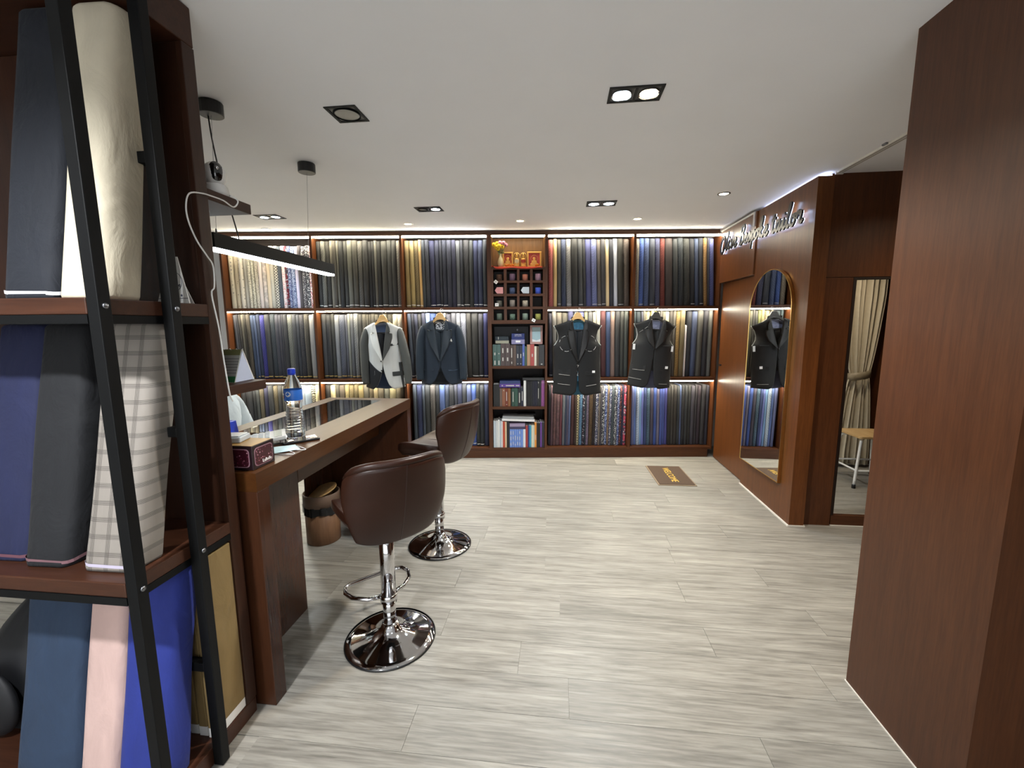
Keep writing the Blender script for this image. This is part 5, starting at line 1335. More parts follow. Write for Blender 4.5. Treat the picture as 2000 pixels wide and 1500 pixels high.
for (x, y), lb, on in RND:
    t = Thing('round_spotlight', lb, 'ceiling light', (x, y, CEIL), 'W', group='round recessed ceiling spotlights')
    t.part('ring', MB().lathe([(0.045, -0.0003), (0.046, -0.003), (0.038, -0.006), (0.033, -0.003)], 28, (x, y, CEIL), cap=False), M['white'] if on == 'w' else M['black'], smooth=True)
    t.part('lens', MB().lathe([(0.001, -0.0035), (0.031, -0.0035), (0.032, -0.0005)], 24, (x, y, CEIL)), M['warm_on'])
    lamp('spot_lamp', 'SPOT', (x, y, CEIL-0.014), (9 if on == 'w' else 7)*LKS, WARM, 0.03, 120, 0.8)
struct('cove_1', M_cove, M['cove'])
# ---------------------------------------------------------------- sign on the right wall: dark script letters, lit from behind
XW = 1.598
sg = Thing('shop_sign', 'dark script sign with bluish light behind its letters on the wood wall', 'sign', (XW, 3.9, 2.15))
# handwriting as strokes in (s along the wall towards the viewer, t up), unit = x-height
LET = {
 'O': [[(0.55,1.75),(0.15,1.5),(-0.1,0.7),(0.05,-0.1),(0.45,-0.35),(0.85,0.2),(0.95,1.0),(0.75,1.6),(0.5,1.75),(0.35,1.4)]],
 'l': [[(0,0.3),(0.35,1.6),(0.42,2.1),(0.25,1.9),(0.15,0.6),(0.25,0.0),(0.5,0.2)]],
 'i': [[(0,0.3),(0.22,0.95),(0.2,0.2),(0.35,0.0),(0.55,0.25)],[(0.27,1.35),(0.32,1.45)]],
 'v': [[(0,0.8),(0.2,0.95),(0.35,0.0),(0.6,0.55),(0.7,1.0),(0.9,0.85)]],
 'e': [[(0,0.4),(0.4,0.55),(0.5,0.85),(0.3,1.0),(0.12,0.6),(0.2,0.1),(0.45,0.0),(0.75,0.3)]],
 'B': [[(0.2,0.0),(0.25,0.9),(0.25,1.9),(0.7,2.1),(0.85,1.7),(0.6,1.25),(0.3,1.1),(0.75,1.0),(0.85,0.45),(0.5,0.0),(0.1,0.05)]],
 's': [[(0,0.3),(0.35,1.0),(0.5,0.45),(0.35,0.0),(0.1,0.1),(0.4,0.05),(0.7,0.35)]],
 'p': [[(0,0.4),(0.2,1.0),(0.15,-0.9)],[(0.2,0.75),(0.5,1.0),(0.6,0.5),(0.4,0.05),(0.2,0.2)]],
 'o': [[(0.5,0.95),(0.15,0.8),(0.08,0.25),(0.35,0.0),(0.6,0.4),(0.5,0.95),(0.85,0.85)]],
 'k': [[(0,0.3),(0.35,1.7),(0.3,2.1),(0.15,1.5),(0.1,0.0)],[(0.5,1.0),(0.15,0.55),(0.55,0.0),(0.75,0.25)]],
 't': [[(0.2,1.8),(0.12,0.4),(0.3,0.0),(0.6,0.3)],[(-0.1,1.25),(0.5,1.35)]],
 'a': [[(0.6,0.95),(0.2,0.9),(0.05,0.3),(0.3,0.0),(0.55,0.5),(0.62,0.95),(0.58,0.2),(0.72,0.0),(0.92,0.3)]],
 'r': [[(0,0.5),(0.2,1.15),(0.3,0.9),(0.55,0.95),(0.5,0.2),(0.65,0.0),(0.85,0.25)]],
}
ADV = {'O': 1.2, 'l': 0.58, 'i': 0.58, 'v': 0.85, 'e': 0.72, 'B': 1.0, 's': 0.68, 'p': 0.72, 'o': 0.8, 'k': 0.8, 't': 0.6, 'a': 0.9, 'r': 0.85, ' ': 0.55}
word = 'Olive Bespoke tailor'
tot = sum(ADV[c] for c in word)
s0, s1 = 4.60, 3.13               # from the far end towards the viewer
un = (s0-s1)/tot; zb0, zb1 = 2.135, 2.085; uz = 0.072; cur = 0.0
for ch in word:
    if ch == ' ': cur += ADV[ch]; continue
    lt = MB(); hl_ = MB()
    for st in LET[ch]:
        P = smoothpath([(XW-0.021, s0-(cur+a+0.12*b)*un, zb0+(zb1-zb0)*cur/tot+b*uz) for a, b in st], 4)
        for mb, dx, hw, th in ((lt, 0.0, 0.0105, 0.006), (hl_, 0.0095, 0.0050, 0.0015)):
            n = len(P); vs = []; fs = []
            for i, p in enumerate(P):
                d = (P[min(i+1, n-1)]-P[max(i-1, 0)]); q = Vector((0, -d.z, d.y)).normalized()*hw
                for e in (-th, th):
                    for sgn in (1, -1): vs.append((p.x+dx+e, p.y+q.y*sgn, p.z+q.z*sgn))
            for i in range(n-1):
                a = i*4; fs += [(a, a+1, a+5, a+4), (a+2, a+6, a+7, a+3), (a, a+4, a+6, a+2), (a+1, a+3, a+7, a+5)]
            fs += [(0, 2, 3, 1), (n*4-4, n*4-3, n*4-1, n*4-2)]
            mb.add(vs, fs)
    lo = sg.part('letter', lt, M['black'])
    sg.part('backlight', hl_, M['halo'], parent=lo)
    cur += ADV[ch]
# ---------------------------------------------------------------- arched mirror
am = Thing('arched_mirror', 'tall round-topped mirror with a thin gold frame on the wood wall', 'mirror', (1.6115, 3.205, 0.262)); am.o.rotation_euler.z += 0.045
ya, yb, zlo, zhi = 3.205, 3.812, 0.262, 1.828; r = (yb-ya)/2; ym = (ya+yb)/2
def arch(o):
    P = [(ya+o, zlo+o), (yb-o, zlo+o)]; rr = r-o
    P += [(ym+rr*cos(pi*q/32), zhi-r+rr*sin(pi*q/32)) for q in range(33)]
    return P
am.part('glass', MB().prism(arch(0.0045), lambda a, b: (1.5905, a, b), lambda a, b: (1.60, a, b)), M['mirror'])
fm = MB(); P0, P1 = arch(0.0), arch(0.0062); n = len(P0); vs = []; fs = []
for (a, b), (c, d) in zip(P0, P1): vs += [(1.5885, a, b), (1.5885, c, d), (1.6115, a, b), (1.6115, c, d)]
for i in range(n):
    a = i*4; b = ((i+1) % n)*4; fs += [(a, b, b+1, a+1), (a, a+2, b+2, b), (a+1, b+1, b+3, a+3)]
fm.add(vs, fs); am.part('frame', fm, M['gold'])
# ---------------------------------------------------------------- door mat
mt = Thing('door_mat', 'small brown welcome mat with gold lettering on the floor', 'mat', (1.484, 3.895, 0), 'W', rot=(0, 0, -0.087)); mt.base = (0, 0, 0)
hw, hh = 0.168, 0.264
mt.part('backing', MB().box(-hw, hw, -hh, hh, 0.0, 0.006), M['mat_edge'], bevel=0.002)
mt.part('pile', MB().box(-hw+0.014, hw-0.014, -hh+0.014, hh-0.014, 0.0061, 0.011), M['mat_brown'], bevel=0.002)
mt.text('lettering', 'WELCOME', 0.088, plain('mat_gold', 'd8b040', 0.6), TR(0.0, 0.0, 0.0113) @ RZ(-pi/2) @ Matrix.Diagonal((0.9, 1.0, 1, 1)), label='gold capital lettering')
# ---------------------------------------------------------------- nook: curtain, stool, ceiling rail
def cur_f(u, v):
    z = 0.03+1.95*v; zt = 0.92
    k = min(1.0, abs(z-zt)/0.75); wv = 0.085+0.10*k**0.7*(1.0 if z > zt else 0.95); cxx = 2.86+0.02*(1-k)
    return (cxx+(u-0.5)*2*wv, 1.76+0.035*sin(2*pi*7*u)*(0.4+0.6*k)+0.012*sin(2*pi*3*u+2), z)
cu = Thing('curtain', 'beige satin curtain gathered with a tie in the fitting nook', 'curtain', (2.87, 1.76, 0.03))
cu.part('drape', MB().grid(cur_f, 90, 26), plain('curtain_satin', 'c8bfab', 0.42), smooth=True, solid=0.003)
cu.part('tie_back', MB().grid(lambda u, v: (2.88+0.100*cos(2*pi*u), 1.76+0.062*sin(2*pi*u), 0.885+0.075*v+0.02*cos(2*pi*u)), 28, 2, closed=True), plain('curtain_tie', '8c816c', 0.5), smooth=True, solid=0.004)
rl = Thing('curtain_rail', 'white curtain rail fixed to the ceiling of the fitting nook', 'rail', (1.735, 2.4, CEIL))
rl.part('track', MB().box(1.712, 1.752, 1.70, 3.05, CEIL-0.014, CEIL-0.0005), M['trim_white'], bevel=0.002)
for x in (1.722, 1.740): rl.part('groove', MB().box(x, x+0.003, 1.71, 3.045, CEIL-0.0146, CEIL-0.0141), M['black'])
rl.part('end_cap', MB().box(1.709, 1.755, 3.05, 3.062, CEIL-0.02, CEIL-0.0005), M['trim_white'], bevel=0.002)
rl.part('bracket', MB().box(1.70, 1.722, 2.62, 2.65, CEIL-0.01, CEIL-0.0005), M['steel'])
ws = Thing('stool', 'white metal stool with a pale wood seat in the fitting nook', 'stool', (2.72, 2.16, 0))
sx, sy, sh = 2.74, 2.17, 0.45
ws.part('seat', MB().prism(rrect(0.165, 0.165, 0.03), lambda a, b: (sx+a, sy+b, sh), lambda a, b: (sx+a, sy+b, sh-0.02)), M['bamboo'], bevel=0.003)
for a, b in ((-1, -1), (-1, 1), (1, -1), (1, 1)):
    lg = ws.part('leg', MB().tube(smoothpath([(sx+a*0.06, sy+b*0.06, sh-0.032), (sx+a*0.115, sy+b*0.115, sh-0.04), (sx+a*0.14, sy+b*0.14, sh-0.09), (sx+a*0.195, sy+b*0.195, 0.02)]), 0.0115, 10), M['white'], smooth=True)
    ws.part('rubber_foot', MB().lathe([(0.015, 0), (0.015, 0.03), (0.012, 0.035)], 12, (sx+a*0.197, sy+b*0.197, 0)), M['black'], parent=lg)
for p, q in (((-1,-1),(-1,1)), ((-1,1),(1,1)), ((1,1),(1,-1)), ((1,-1),(-1,-1))):
    ws.part('stretcher', MB().tube([(sx+p[0]*0.174, sy+p[1]*0.174, 0.15), (sx+q[0]*0.174, sy+q[1]*0.174, 0.15)], 0.008, 8), M['white'], smooth=True)
lamp('nook_fill', 'SPOT', RW(2.4, 2.35, CEIL-0.02), 42*LKS, WARM, 0.05, 150, 0.8)  # unseen light added to brighten the nook
# ---------------------------------------------------------------- jackets on hangers
def hanger(x, y, z, tilt, wooden, lb):
    t = Thing('clothes_hanger', lb, 'hanger', (x, y, z), 'W', rot=(0, tilt, 0), group='hangers on the shelf edge'); t.base = (0, 0, 0)
    m = M['hanger_wood'] if wooden else plain('hanger_black', '4a4844', 0.4)
    P = [(-0.028, 0.062), (-0.018, 0.072), (0.018, 0.072), (0.028, 0.062), (0.045, 0.03), (0.075, -0.006), (0.13, -0.040), (0.180, -0.066), (0.180, -0.078), (0.12, -0.052), (0.07, -0.027), (0.03, 0.0), (0.0, 0.006), (-0.03, 0.0), (-0.07, -0.027), (-0.12, -0.052), (-0.180, -0.078), (-0.180, -0.066), (-0.13, -0.040), (-0.075, -0.006), (-0.045, 0.03)]
    yc = lambda a: -0.012+0.02*(abs(a)/0.185)**1.5
    n = len(P)
    t.part('shoulder_bar', MB().prism(P, lambda a, b: (a, yc(a)-0.012, b), lambda a, b: (a, yc(a)+0.012, b)), m, bevel=0.004)
    hk = [(0.0, -0.010, 0.07), (0.0, -0.010, 0.09)] + [(0.016-0.016*cos(a), -0.010+0.006*sin(a*0.5), 0.095+0.02*sin(a)) for a in [pi*q/8 for q in range(0, 10)]]
    t.part('hook', MB().tube(hk, 0.0018, 6), M['chrome'], smooth=True)
    t.part('trouser_bar', MB().tube([(-0.16, 0.004, -0.105), (0.16, 0.004, -0.105)], 0.005, 8), M['paper'] if wooden else M['steel'], smooth=True)
def interp(T, z):
    for (z0, x0), (z1, x1) in zip(T, T[1:]):
        if z0 >= z >= z1: return x0+(x1-x0)*(z0-z)/(z0-z1)
    return T[0][1] if z > T[0][0] else T[-1][1]
def jacket(x, y, z, tilt, lb, body, sleeve, lining, hem=-0.67, sw=0.20, btn=-0.40, lap=('', ''), cut=0.075, sleeves=True, group='tailored jackets hung in front of the shelves', peak=False, trouser=None, pat='jacket', sl=(0.0, 0.0)):
    t = Thing('suit_jacket' if sleeves else 'sleeveless_jacket', lb, 'jacket', (x, y, z), 'W', rot=(0, tilt, 0), group=group); t.base = (0, 0, 0)
    D = 0.075
    if sleeves: XO = [(0, sw), (-0.06, sw), (-0.14, sw-0.030), (-0.24, sw-0.012), (-0.42, sw-0.018), (hem-0.05, sw+0.012)]
    else: XO = [(0, sw), (-0.06, sw), (-0.10, sw-0.034), (-0.16, sw-0.050), (-0.20, sw-0.045), (-0.235, sw-0.024), (-0.255, sw-0.004), (-0.42, sw-0.008), (hem-0.05, sw+0.012)]
    def xi(zz, s):
        if zz > btn: return 0.062*max(0, (zz-btn)/(-btn))**1.05
        q = (zz-btn)/(hem-btn); return cut*max(0, q)**2.0+(0.03 if s < 0 else 0.0)*0
    def zt(c): return 0.004-0.062*c**1.15
    def zh(c): return hem-0.012+0.02*c - 0.0*c
    def surf(zz, xx, off=0.0):
        xo = interp(XO, zz); k = min(1.0, abs(xx)/xo); return -D*cos(pi/2*k**1.7)-0.004-off + 0.012*sin(9*zz+2*xx)*0.4*(1-k)
    def panel(s, ztop=None, off=0.0, c0=0.0, c1=1.0):
        def f(u, v):
            c = c0+(c1-c0)*u; za = zt(c) if ztop is None else ztop(c); zz = za+(zh(c)-za)*v
            # rounded front corner
            if c < 0.25: zz = za+(zh(c)+0.05*(1-c/0.25)**2-za)*v
            a, b = xi(zz, s), interp(XO, zz); xx = s*(a+(b-a)*c)
            return (xx, surf(zz, xx, off), zz)
        return f
    for s, nm_ in ((-1, body[0]), (1, body[1])):
        t.part('front_panel', MB().grid(panel(s), 16, 30), cloth(pat), smooth=True, solid=0.004, color=lin(nm_))
    def bk(u, v):
        xo_ = lambda zz: interp(XO, zz)
        c = abs(2*u-1); za = zt(c); zz = za+(zh(c)-0.004-za)*v; return ((2*u-1)*xo_(zz)*0.985, 0.018-0.02*c**2-0.002, zz)
    t.part('back_panel', MB().grid(bk, 20, 20), cloth('pattern_lining' if False else pat), smooth=True, solid=0.003, color=lin(lining), label='inside lining')
    cl_ = MB()
    def col(u, v):
        a = pi*u; return (0.066*cos(a), 0.02*sin(a)-0.028+0.01*v, 0.004+0.012*sin(a)*(1-v)+0.028*(1-v)-0.006)
    t.part('collar', cl_.grid(col, 16, 3), cloth(pat), smooth=True, solid=0.005, color=lin(lap[1] or body[1]))
    for s, hx in ((-1, lap[0] or body[0]), (1, lap[1] or body[1])):
        w0 = 0.128 if peak else 0.112
        TI_ = [(0.0, 0.062, -0.002), (0.25, 0.045, -0.10), (0.6, 0.022, -0.10+(btn+0.10)*0.55), (1.0, 0.002, btn)]
        TO_ = [(0.0, 0.072, -0.012), (0.12, 0.090, -0.055), (0.20, 0.092, -0.092), (0.205, 0.072, -0.104), (0.28, w0, -0.088 if peak else -0.108), (0.34, w0-0.003, -0.155), (0.6, 0.082, -0.155+(btn+0.155)*0.45), (1.0, 0.006, btn-0.006)]
        def lf2(T, q):
            for (q0, a0, b0), (q1, a1, b1) in zip(T, T[1:]):
                if q <= q1: g = (q-q0)/(q1-q0); return a0+(a1-a0)*g, b0+(b1-b0)*g
            return T[-1][1:]
        def lap_f(u, v):
            (a0, b0), (a1, b1) = lf2(TI_, v), lf2(TO_, v); xx = a0+(a1-a0)*u; zz = b0+(b1-b0)*u
            return (s*xx, surf(zz, s*xx, 0.011+0.010*u*(1-0.5*v)), zz)
        lp_ = t.part('lapel', MB().grid(lap_f, 6, 40), cloth('satin' if peak or not sleeves else pat), smooth=True, solid=0.004, color=lin(hx))
    if sleeves:
        for s, (cx0, cx1) in ((-1, (0.0, sl[0])), (1, (0.0, sl[1]))):
            P = [(sw-0.032, -0.062, -0.014), (sw-0.020, -0.10, -0.020), (sw-0.002, -0.20, -0.024), (sw+0.016+cx1*0.5, -0.36, -0.03), (sw+0.024+cx1*0.8, -0.50, -0.04), (sw+0.022+cx1, hem+0.045, -0.05)]
            R = [0.020, 0.034, 0.043, 0.043, 0.040, 0.034]
            PP = smoothpath([(s*a, c, b) for a, b, c in P], 4); rr = []
            for i in range(len(PP)): f = i/4; j = min(int(f), 4); g = f-j; rr.append(R[j]*(1-g)+R[min(j+1, 5)]*g)
            sv_ = t.part('sleeve', MB().tube(PP, rr, 14), cloth(pat), smooth=True, color=lin(sleeve[0 if s < 0 else 1]))
            for q in range(3):
                t.part('cuff_button', MB().ball((s*(sw+0.034+cx1+0.026), -0.066, hem+0.075+0.02*q), 0.005, 8, 6), M['black'], parent=sv_)
    else:
        for s in (-1, 1):
            P = []
            for q in range(15):
                zz = -0.055-0.20*q/14; P.append((s*(interp(XO, zz)+0.001), surf(zz, s*interp(XO, zz)*0.97)-0.002+0.02*sin(pi*q/14), zz))
            t.part('armhole_edge', MB().tube(P, 0.0035, 6), plain('canvas_white', 'b8bcb8', 0.8), smooth=True, label='raw white armhole edge')
    for q, zz in enumerate((btn-0.012, btn-0.105)):
        t.part('button', MB().ball((-0.014 if sleeves else -0.012, surf(zz, 0.012, 0.006), zz), 0.007, 10, 6, (1, 0.5, 1)), M['black'])
    t.surf, t.hem, t.sw, t.zh, t.panel, t.btn = surf, hem, sw, zh, panel, btn
    if trouser:
        tr = Thing('folded_trousers', trouser[1], 'trousers', (x, y, z), 'W', rot=(0, tilt, 0), group='trousers folded inside the jackets'); tr.base = (0, 0, 0)
        for q in (-1, 1):
            tr.part('leg', MB().grid(lambda u, v: (q*0.038+(u-0.5)*0.072, -0.004+0.006*cos(2*pi*u)+0.001*q-0.016, -0.098-0.42*v), 10, 12), cloth(pat), smooth=True, solid=0.006, color=lin(trouser[0]))
        tr.part('waistband', MB().box(-0.075, 0.075, -0.030, -0.010, -0.108, -0.094), cloth(pat), color=lin(trouser[0]), bevel=0.002)
    return t
def flap(t, s, xc, zc, w_, h_, hx, ang=0.0, nm='pocket_flap', pat='jacket', lb=None):
    P = [(-w_/2, h_/2), (w_/2, h_/2), (w_/2, -h_/2+0.006), (w_/2-0.008, -h_/2), (-w_/2+0.008, -h_/2), (-w_/2, -h_/2+0.006)]
    g = lambda o: (lambda a, b: (s*(xc+a*cos(ang)-b*sin(ang)), t.surf(zc+b*cos(ang)+a*sin(ang), s*(xc+a*cos(ang)-b*sin(ang)), o), zc+b*cos(ang)+a*sin(ang)))
    return t.part(nm, MB().prism(P, g(0.009), g(0.003)), cloth(pat), color=lin(hx), label=lb)
def stitch(t, pts, col='c8c8c4', gap=True):
    for i in range(len(pts)-1):
        if gap and i % 3 == 2: continue
        (a, b), (c, d) = pts[i], pts[i+1]
        t.part('basting_stitch', MB().tube([(a, t.surf(b, a, 0.006), b), (c, t.surf(d, c, 0.006), d)], 0.0016, 4), plain('thread_'+col, col, 0.8))
YJ = 4.385
# 1: patchwork jacket
hanger(-1.313, YJ, 1.460, 0.0, True, 'pale wooden hanger under the light grey and black patchwork jacket')
j = jacket(-1.313, YJ, 1.455, 0.0, 'light grey and black patchwork jacket with dark grey sleeves on a wooden hanger', ('d2d2ce', 'd2d2ce'), ('454643', '51524e'), '2a3a58', hem=-0.665, sw=0.195, btn=-0.375, lap=('e4e4de', '434340'), sl=(-0.03, 0.03), trouser=('1c1f28', 'dark trousers folded inside the patchwork jacket'))
def zcut(c): return -0.50+0.145*c**1.3
j.part('hem_patch', MB().grid(j.panel(-1, zcut, 0.005), 14, 14), cloth('jacket'), smooth=True, solid=0.003, color=lin('121319'), label='black lower front patch')
j.part('side_patch', MB().grid(j.panel(1, lambda c: -0.40, 0.005, 0.86, 1.0), 3, 12), cloth('jacket'), smooth=True, solid=0.003, color=lin('3c3e3e'))
flap(j, -1, 0.135, -0.505, 0.105, 0.046, '55585a', 0.0); flap(j, 1, 0.150, -0.515, 0.11, 0.046, '3c3e3e', 0.05)
flap(j, 1, 0.128, -0.215, 0.085, 0.022, '202123', 0.22, 'breast_pocket')
# 2: blue dinner jacket
hanger(-0.730, YJ, 1.478, 0.0, True, 'pale wooden hanger under the dark teal blue dinner jacket')
j = jacket(-0.730, YJ, 1.473, 0.0, 'dark teal blue dinner jacket with peak lapels and white pocket square', ('1c2836', '1c2836'), ('1f2b37', '1f2b37'), '1a2028', hem=-0.645, sw=0.205, btn=-0.40, lap=('28323b', '28323b'), peak=True, cut=0.085, sl=(-0.015, 0.0), trouser=('2a343c', 'dark trousers folded inside the dinner jacket'))
flap(j, 1, 0.10, -0.225, 0.075, 0.014, '1e2934', 0.1, 'breast_pocket'); flap(j, -1, 0.125, -0.50, 0.11, 0.010, '1e2934', 0.0, 'welt_pocket'); flap(j, 1, 0.125, -0.50, 0.09, 0.010, '2f3e4e', 0.02, 'welt_pocket')
ps = MB()
for a, b, r_ in ((0.098, -0.200, 0.010), (0.109, -0.190, 0.011), (0.116, -0.203, 0.008)): ps.ball((a, j.surf(b, a, 0.008), b), r_, 8, 6, (1, 0.5, 1.2))
j.part('pocket_square', ps, M['paper'], smooth=True, label='white pocket square')
lp = MB().grid(lambda u, v: (-0.05+0.1*u, 0.008, -0.015-0.075*v), 6, 4); j.part('neck_lining', lp, cloth('wfloral'), color=lin('dadada'), label='black and white floral neck lining')
# 3: basted black jacket without sleeves
hanger(0.662, YJ-0.01, 1.475, 0.0, True, 'pale wooden hanger under the black basted jacket without sleeves')
j = jacket(0.662, YJ-0.01, 1.470, 0.0, 'black unfinished sleeveless jacket with white basting circles on a wooden hanger', ('0d0d0f', '0d0d0f'), None, '28566c', hem=-0.755, sw=0.242, btn=-0.41, lap=('161616', '131314'), sleeves=False, cut=0.022, trouser=('1c1c1e', 'black trousers folded inside the basted black jacket'))
lp = MB().grid(lambda u, v: (-0.055+0.11*u, 0.008, -0.012-0.085*v), 6, 4); j.part('neck_lining', lp, cloth('damask'), color=lin('28566c'), label='teal neck lining')
for s in (-1, 1): stitch(j, [(s*(0.118+0.068*cos(2*pi*q/21+0.4)), -0.235-0.078*sin(2*pi*q/21+0.4)) for q in range(20)])
stitch(j, [(-0.20+0.012*q, -0.642-0.001*q) for q in range(11)], gap=False); stitch(j, [(0.085+0.012*q, -0.665+0.0015*q) for q in range(10)], gap=False)
flap(j, -1, 0.135, -0.52, 0.115, 0.045, '121315'); flap(j, 1, 0.13, -0.535, 0.10, 0.040, '111214')
stitch(j, [(-0.19+0.012*q, -0.545-0.001*q) for q in range(10)], gap=False)
stitch(j, [(-0.012, -0.45), (0.006, -0.452), (-0.004, -0.47), (0.0, -0.53), (-0.008, -0.555), (0.004, -0.557)])
j.part('paper_tag', MB().prism([(-0.014, -0.011), (0.014, -0.011), (0.014, 0.011), (-0.014, 0.011)], lambda a, b: (0.160+a, j.surf(-0.52, 0.160, 0.014), -0.52+b), lambda a, b: (0.160+a, j.surf(-0.52, 0.160, 0.011), -0.52+b)), M['paper'])
j.part('hem_facing', MB().prism([(0.0, -0.51), (0.03, -0.545), (0.035, -0.575), (0.0, -0.62), (-0.006, -0.56)], lambda a, b: (a, -0.060, b), lambda a, b: (a, -0.056, b)), cloth('damask'), color=lin('2f6c88'), label='teal facing showing at the front edge')
# 4: charcoal jacket without sleeves, hanging askew
hanger(1.452, YJ, 1.475, 0.07, False, 'dark hanger under the charcoal sleeveless jacket hanging askew')
j = jacket(1.452, YJ, 1.470, 0.07, 'charcoal unfinished sleeveless jacket hanging askew, with satin lapels and a paper tag', ('1a1a1b', '1a1a1b'), None, '4a4c60', hem=-0.690, sw=0.214, btn=-0.285, lap=('222120', '222120'), sleeves=False, cut=0.04, trouser=('2c2c2c', 'charcoal trousers folded inside the askew jacket'))
lp = MB().grid(lambda u, v: (-0.055+0.11*u, 0.008, -0.012-0.085*v), 6, 4); j.part('neck_lining', lp, cloth('damask'), color=lin('8488a0'), label='silver grey neck lining')
flap(j, -1, 0.135, -0.49, 0.125, 0.045, '1f1f20'); flap(j, 1, 0.13, -0.49, 0.105, 0.042, '19191a'); flap(j, 1, 0.115, -0.255, 0.08, 0.012, '222324', 0.05, 'breast_pocket')
stitch(j, [(-0.19+0.0125*q, -0.515) for q in range(10)], 'a8a8a4', False); stitch(j, [(-0.215+0.0125*q, -0.60-0.0012*q) for q in range(10)], 'a8a8a4', False); stitch(j, [(0.08+0.012*q, -0.645) for q in range(9)], 'a8a8a4', False)
stitch(j, [(-0.155+0.0125*q, -0.135+0.012*q) for q in range(6)], 'a8a8a4')
j.part('paper_tag', MB().prism([(-0.014, -0.013), (0.014, -0.013), (0.014, 0.013), (-0.014, 0.013)], lambda a, b: (0.145+a, j.surf(-0.475, 0.145, 0.014), -0.475+b), lambda a, b: (0.145+a, j.surf(-0.475, 0.145, 0.011), -0.475+b)), M['paper'])
for s in (-1, 1): j.part('armhole_tag', MB().prism([(-0.012, -0.028), (0.012, -0.028), (0.012, 0.028), (-0.012, 0.028)], lambda a, b: (s*(0.194)+a, -0.03, -0.285+b), lambda a, b: (s*0.194+a, -0.027, -0.285+b)), M['paper'])
# ---------------------------------------------------------------- seated person behind the desk, and the chair
oc = Thing('office_chair', 'brown chair behind the desk holding the person in the pale shirt', 'chair', (-2.08, 2.28, 0))
ox, oy = -2.10, 2.28
oc.part('seat', MB().prism(rrect(0.23, 0.24, 0.06), lambda a, b: (ox+a, oy+b, 0.455), lambda a, b: (ox+a, oy+b, 0.39)), M['leather'], bevel=0.015)
oc.part('backrest', MB().grid(lambda u, v: (ox-0.235-0.03*v+0.05*(2*u-1)**2, oy+(u-0.5)*0.44, 0.50+0.42*v), 14, 10), M['leather'], smooth=True, solid=0.05)
oc.part('post', MB().lathe([(0.03, 0.09), (0.03, 0.389)], 16, (ox, oy, 0)), M['black'], smooth=True)
for q in range(5):
    a = 2*pi*q/5+pi/5; oc.part('leg', MB().tube([(ox, oy, 0.095), (ox+0.23*cos(a), oy+0.23*sin(a), 0.065)], [0.028, 0.018], 8), M['black'], smooth=True)
    oc.part('caster', MB().ball((ox+0.232*cos(a), oy+0.232*sin(a), 0.028), 0.028, 10, 8), M['black'], smooth=True)
for s in (-1, 1): oc.part('armrest', MB().tube(smoothpath([(ox-0.12, oy+s*0.27, 0.43), (ox-0.10, oy+s*0.29, 0.62), (ox-0.02, oy+s*0.29, 0.66), (ox+0.16, oy+s*0.29, 0.65), (ox+0.20, oy+s*0.285, 0.60)]), 0.022, 8), M['leather'], smooth=True)
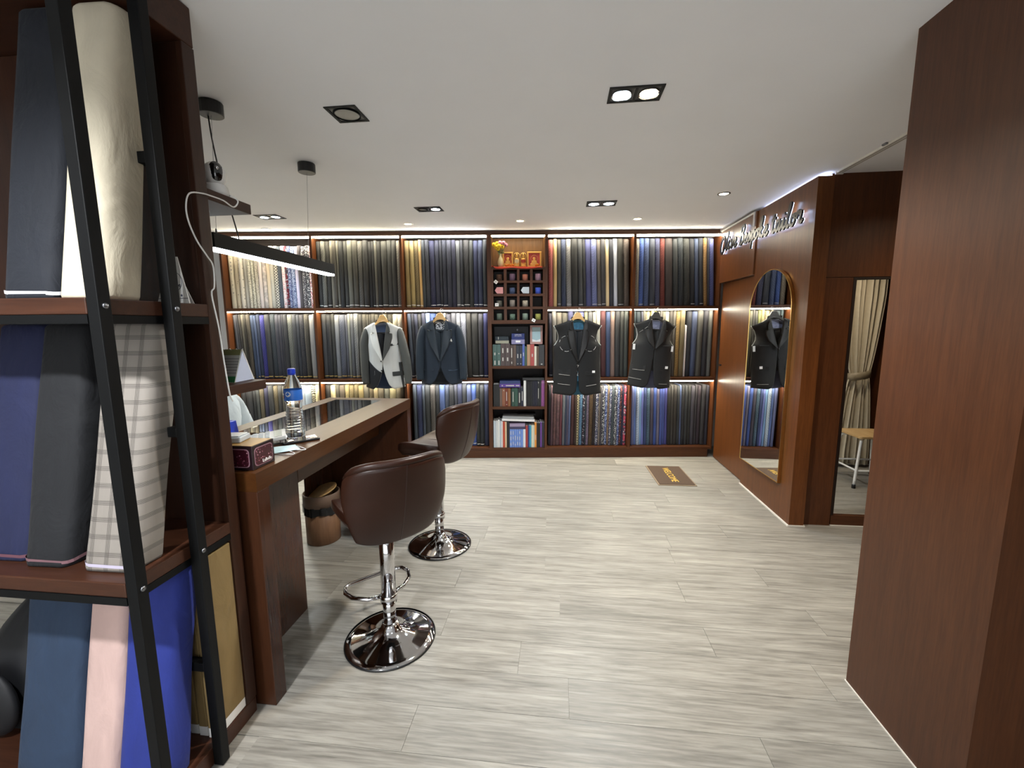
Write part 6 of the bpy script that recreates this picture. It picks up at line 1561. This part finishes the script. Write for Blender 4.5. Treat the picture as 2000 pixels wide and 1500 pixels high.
def person(px, py):
    V = []; E = []; Rr = []
    def v(x, y, z, r, par=None):
        V.append((px+x, py+y, z)); Rr.append(r if isinstance(r, tuple) else (r, r)); i = len(V)-1
        if par is not None: E.append((par, i))
        return i
    pe = v(0, 0, 0.54, (0.13, 0.15)); ab = v(-0.01, 0, 0.68, (0.12, 0.15), pe); ch = v(0.0, 0, 0.86, (0.125, 0.165), ab); nb_ = v(0.01, 0, 1.0, (0.07, 0.085), ch); ne = v(0.03, 0, 1.07, 0.05, nb_)
    hd = v(0.055, 0, 1.15, (0.075, 0.07), ne); ht = v(0.06, 0, 1.24, (0.085, 0.075), hd); hp = v(0.05, 0, 1.29, (0.055, 0.05), ht)
    for s in (-1, 1):
        sh = v(0.0, s*0.165, 0.955, 0.062, nb_); el = v(0.06, s*0.235, 0.69, 0.052, sh); e2 = v(0.10, s*0.23, 0.665, 0.048, el); wr = v(0.29, s*0.14, 0.70, 0.033, e2); pm_ = v(0.36, s*0.10, 0.69, (0.018, 0.036), wr)
        for k in range(4):
            oy_ = s*0.10+(k-1.5)*0.019*s; a = v(0.405, oy_, 0.685, 0.0095, pm_); b = v(0.435, oy_*0.98, 0.672, 0.009, a); v(0.448, oy_*0.97, 0.655, 0.008, b)
        t1 = v(0.345, s*0.10-s*0.038, 0.685, 0.011, pm_); v(0.375, s*0.10-s*0.052, 0.675, 0.0095, t1)
        hip = v(0.06, s*0.09, 0.53, 0.095, pe); kn = v(0.38, s*0.11, 0.51, 0.068, hip); an = v(0.20, s*0.11, 0.10, 0.045, kn); hl2 = v(0.18, s*0.11, 0.045, 0.042, an); v(0.32, s*0.12, 0.035, 0.035, hl2)
    me = bpy.data.meshes.new('person'); me.from_pydata(V, E, []); o = bpy.data.objects.new('person', me); COL.objects.link(o)
    sk = o.modifiers.new('skin', 'SKIN'); sk.use_smooth_shade = True; sub = o.modifiers.new('sub', 'SUBSURF'); sub.levels = 2
    for i, d in enumerate(o.data.skin_vertices[0].data): d.radius = Rr[i]; d.use_root = (i == 0)
    dg = bpy.context.evaluated_depsgraph_get(); dg.update(); nm = bpy.data.meshes.new_from_object(o.evaluated_get(dg))
    bpy.data.objects.remove(o)
    base = (px, py, 0)
    rt = bpy.data.objects.new('person', nm); COL.objects.link(rt); rt.location = RW(*base); rt.rotation_euler = (0, 0, -A)
    for q in nm.vertices:
        q.co -= Vector(base); c = q.co
        if 0.58 < c.z < 1.0: q.co += q.normal*(0.0065*sin(62*c.z+26*c.x+9*sin(14*c.y))*(0.5+0.5*sin(19*c.x+11*c.z+3)))
    nm.materials.clear()
    shirt = cloth('crease'); rt.color = lin('dfe9ec')
    for m in (shirt, plain('skin', 'a8765a', 0.5), plain('trousers_dark', '23262e', 0.8), plain('hair_black', '15120f', 0.5), plain('shoe_black', '141414', 0.4)): nm.materials.append(m)
    for p in nm.polygons:
        c = p.center; p.use_smooth = True
        if c.z > 1.035: p.material_index = 3 if (c.z > 1.235 or (c.x < 0.03 and c.z > 1.10)) else 1
        elif c.x > 0.295 and c.z > 0.61: p.material_index = 1
        elif c.z < 0.075: p.material_index = 4
        elif c.z < 0.585 and not (c.x < -0.05 and c.z > 0.5) : p.material_index = 2
        else: p.material_index = 0
    tags(rt, 'person in a pale blue white shirt seated behind the desk, mostly hidden by the rack', 'person')
    def kid(name, mb, mat, smooth=True):
        m2 = mb.mesh(name, base, smooth); c = bpy.data.objects.new(name, m2); COL.objects.link(c); c.data.materials.append(mat); c.parent = rt; return c
    kid('nose', MB().ball((px+0.138, py, 1.175), 0.016, 8, 6, (1, 0.8, 1.3)), plain('skin', 'a8765a', 0.5))
    for s in (-1, 1):
        kid('eye', MB().ball((px+0.122, py+s*0.03, 1.205), 0.011, 8, 6), plain('eye_dark', '1b1512', 0.2)); kid('ear', MB().ball((px+0.05, py+s*0.076, 1.185), 0.024, 8, 6, (0.7, 0.4, 1.2)), plain('skin', 'a8765a', 0.5))
    kid('mouth', MB().ball((px+0.124, py, 1.135), 0.02, 8, 6, (0.4, 1.1, 0.3)), plain('lip', '7a4238', 0.5))
person(-2.06, 2.28)
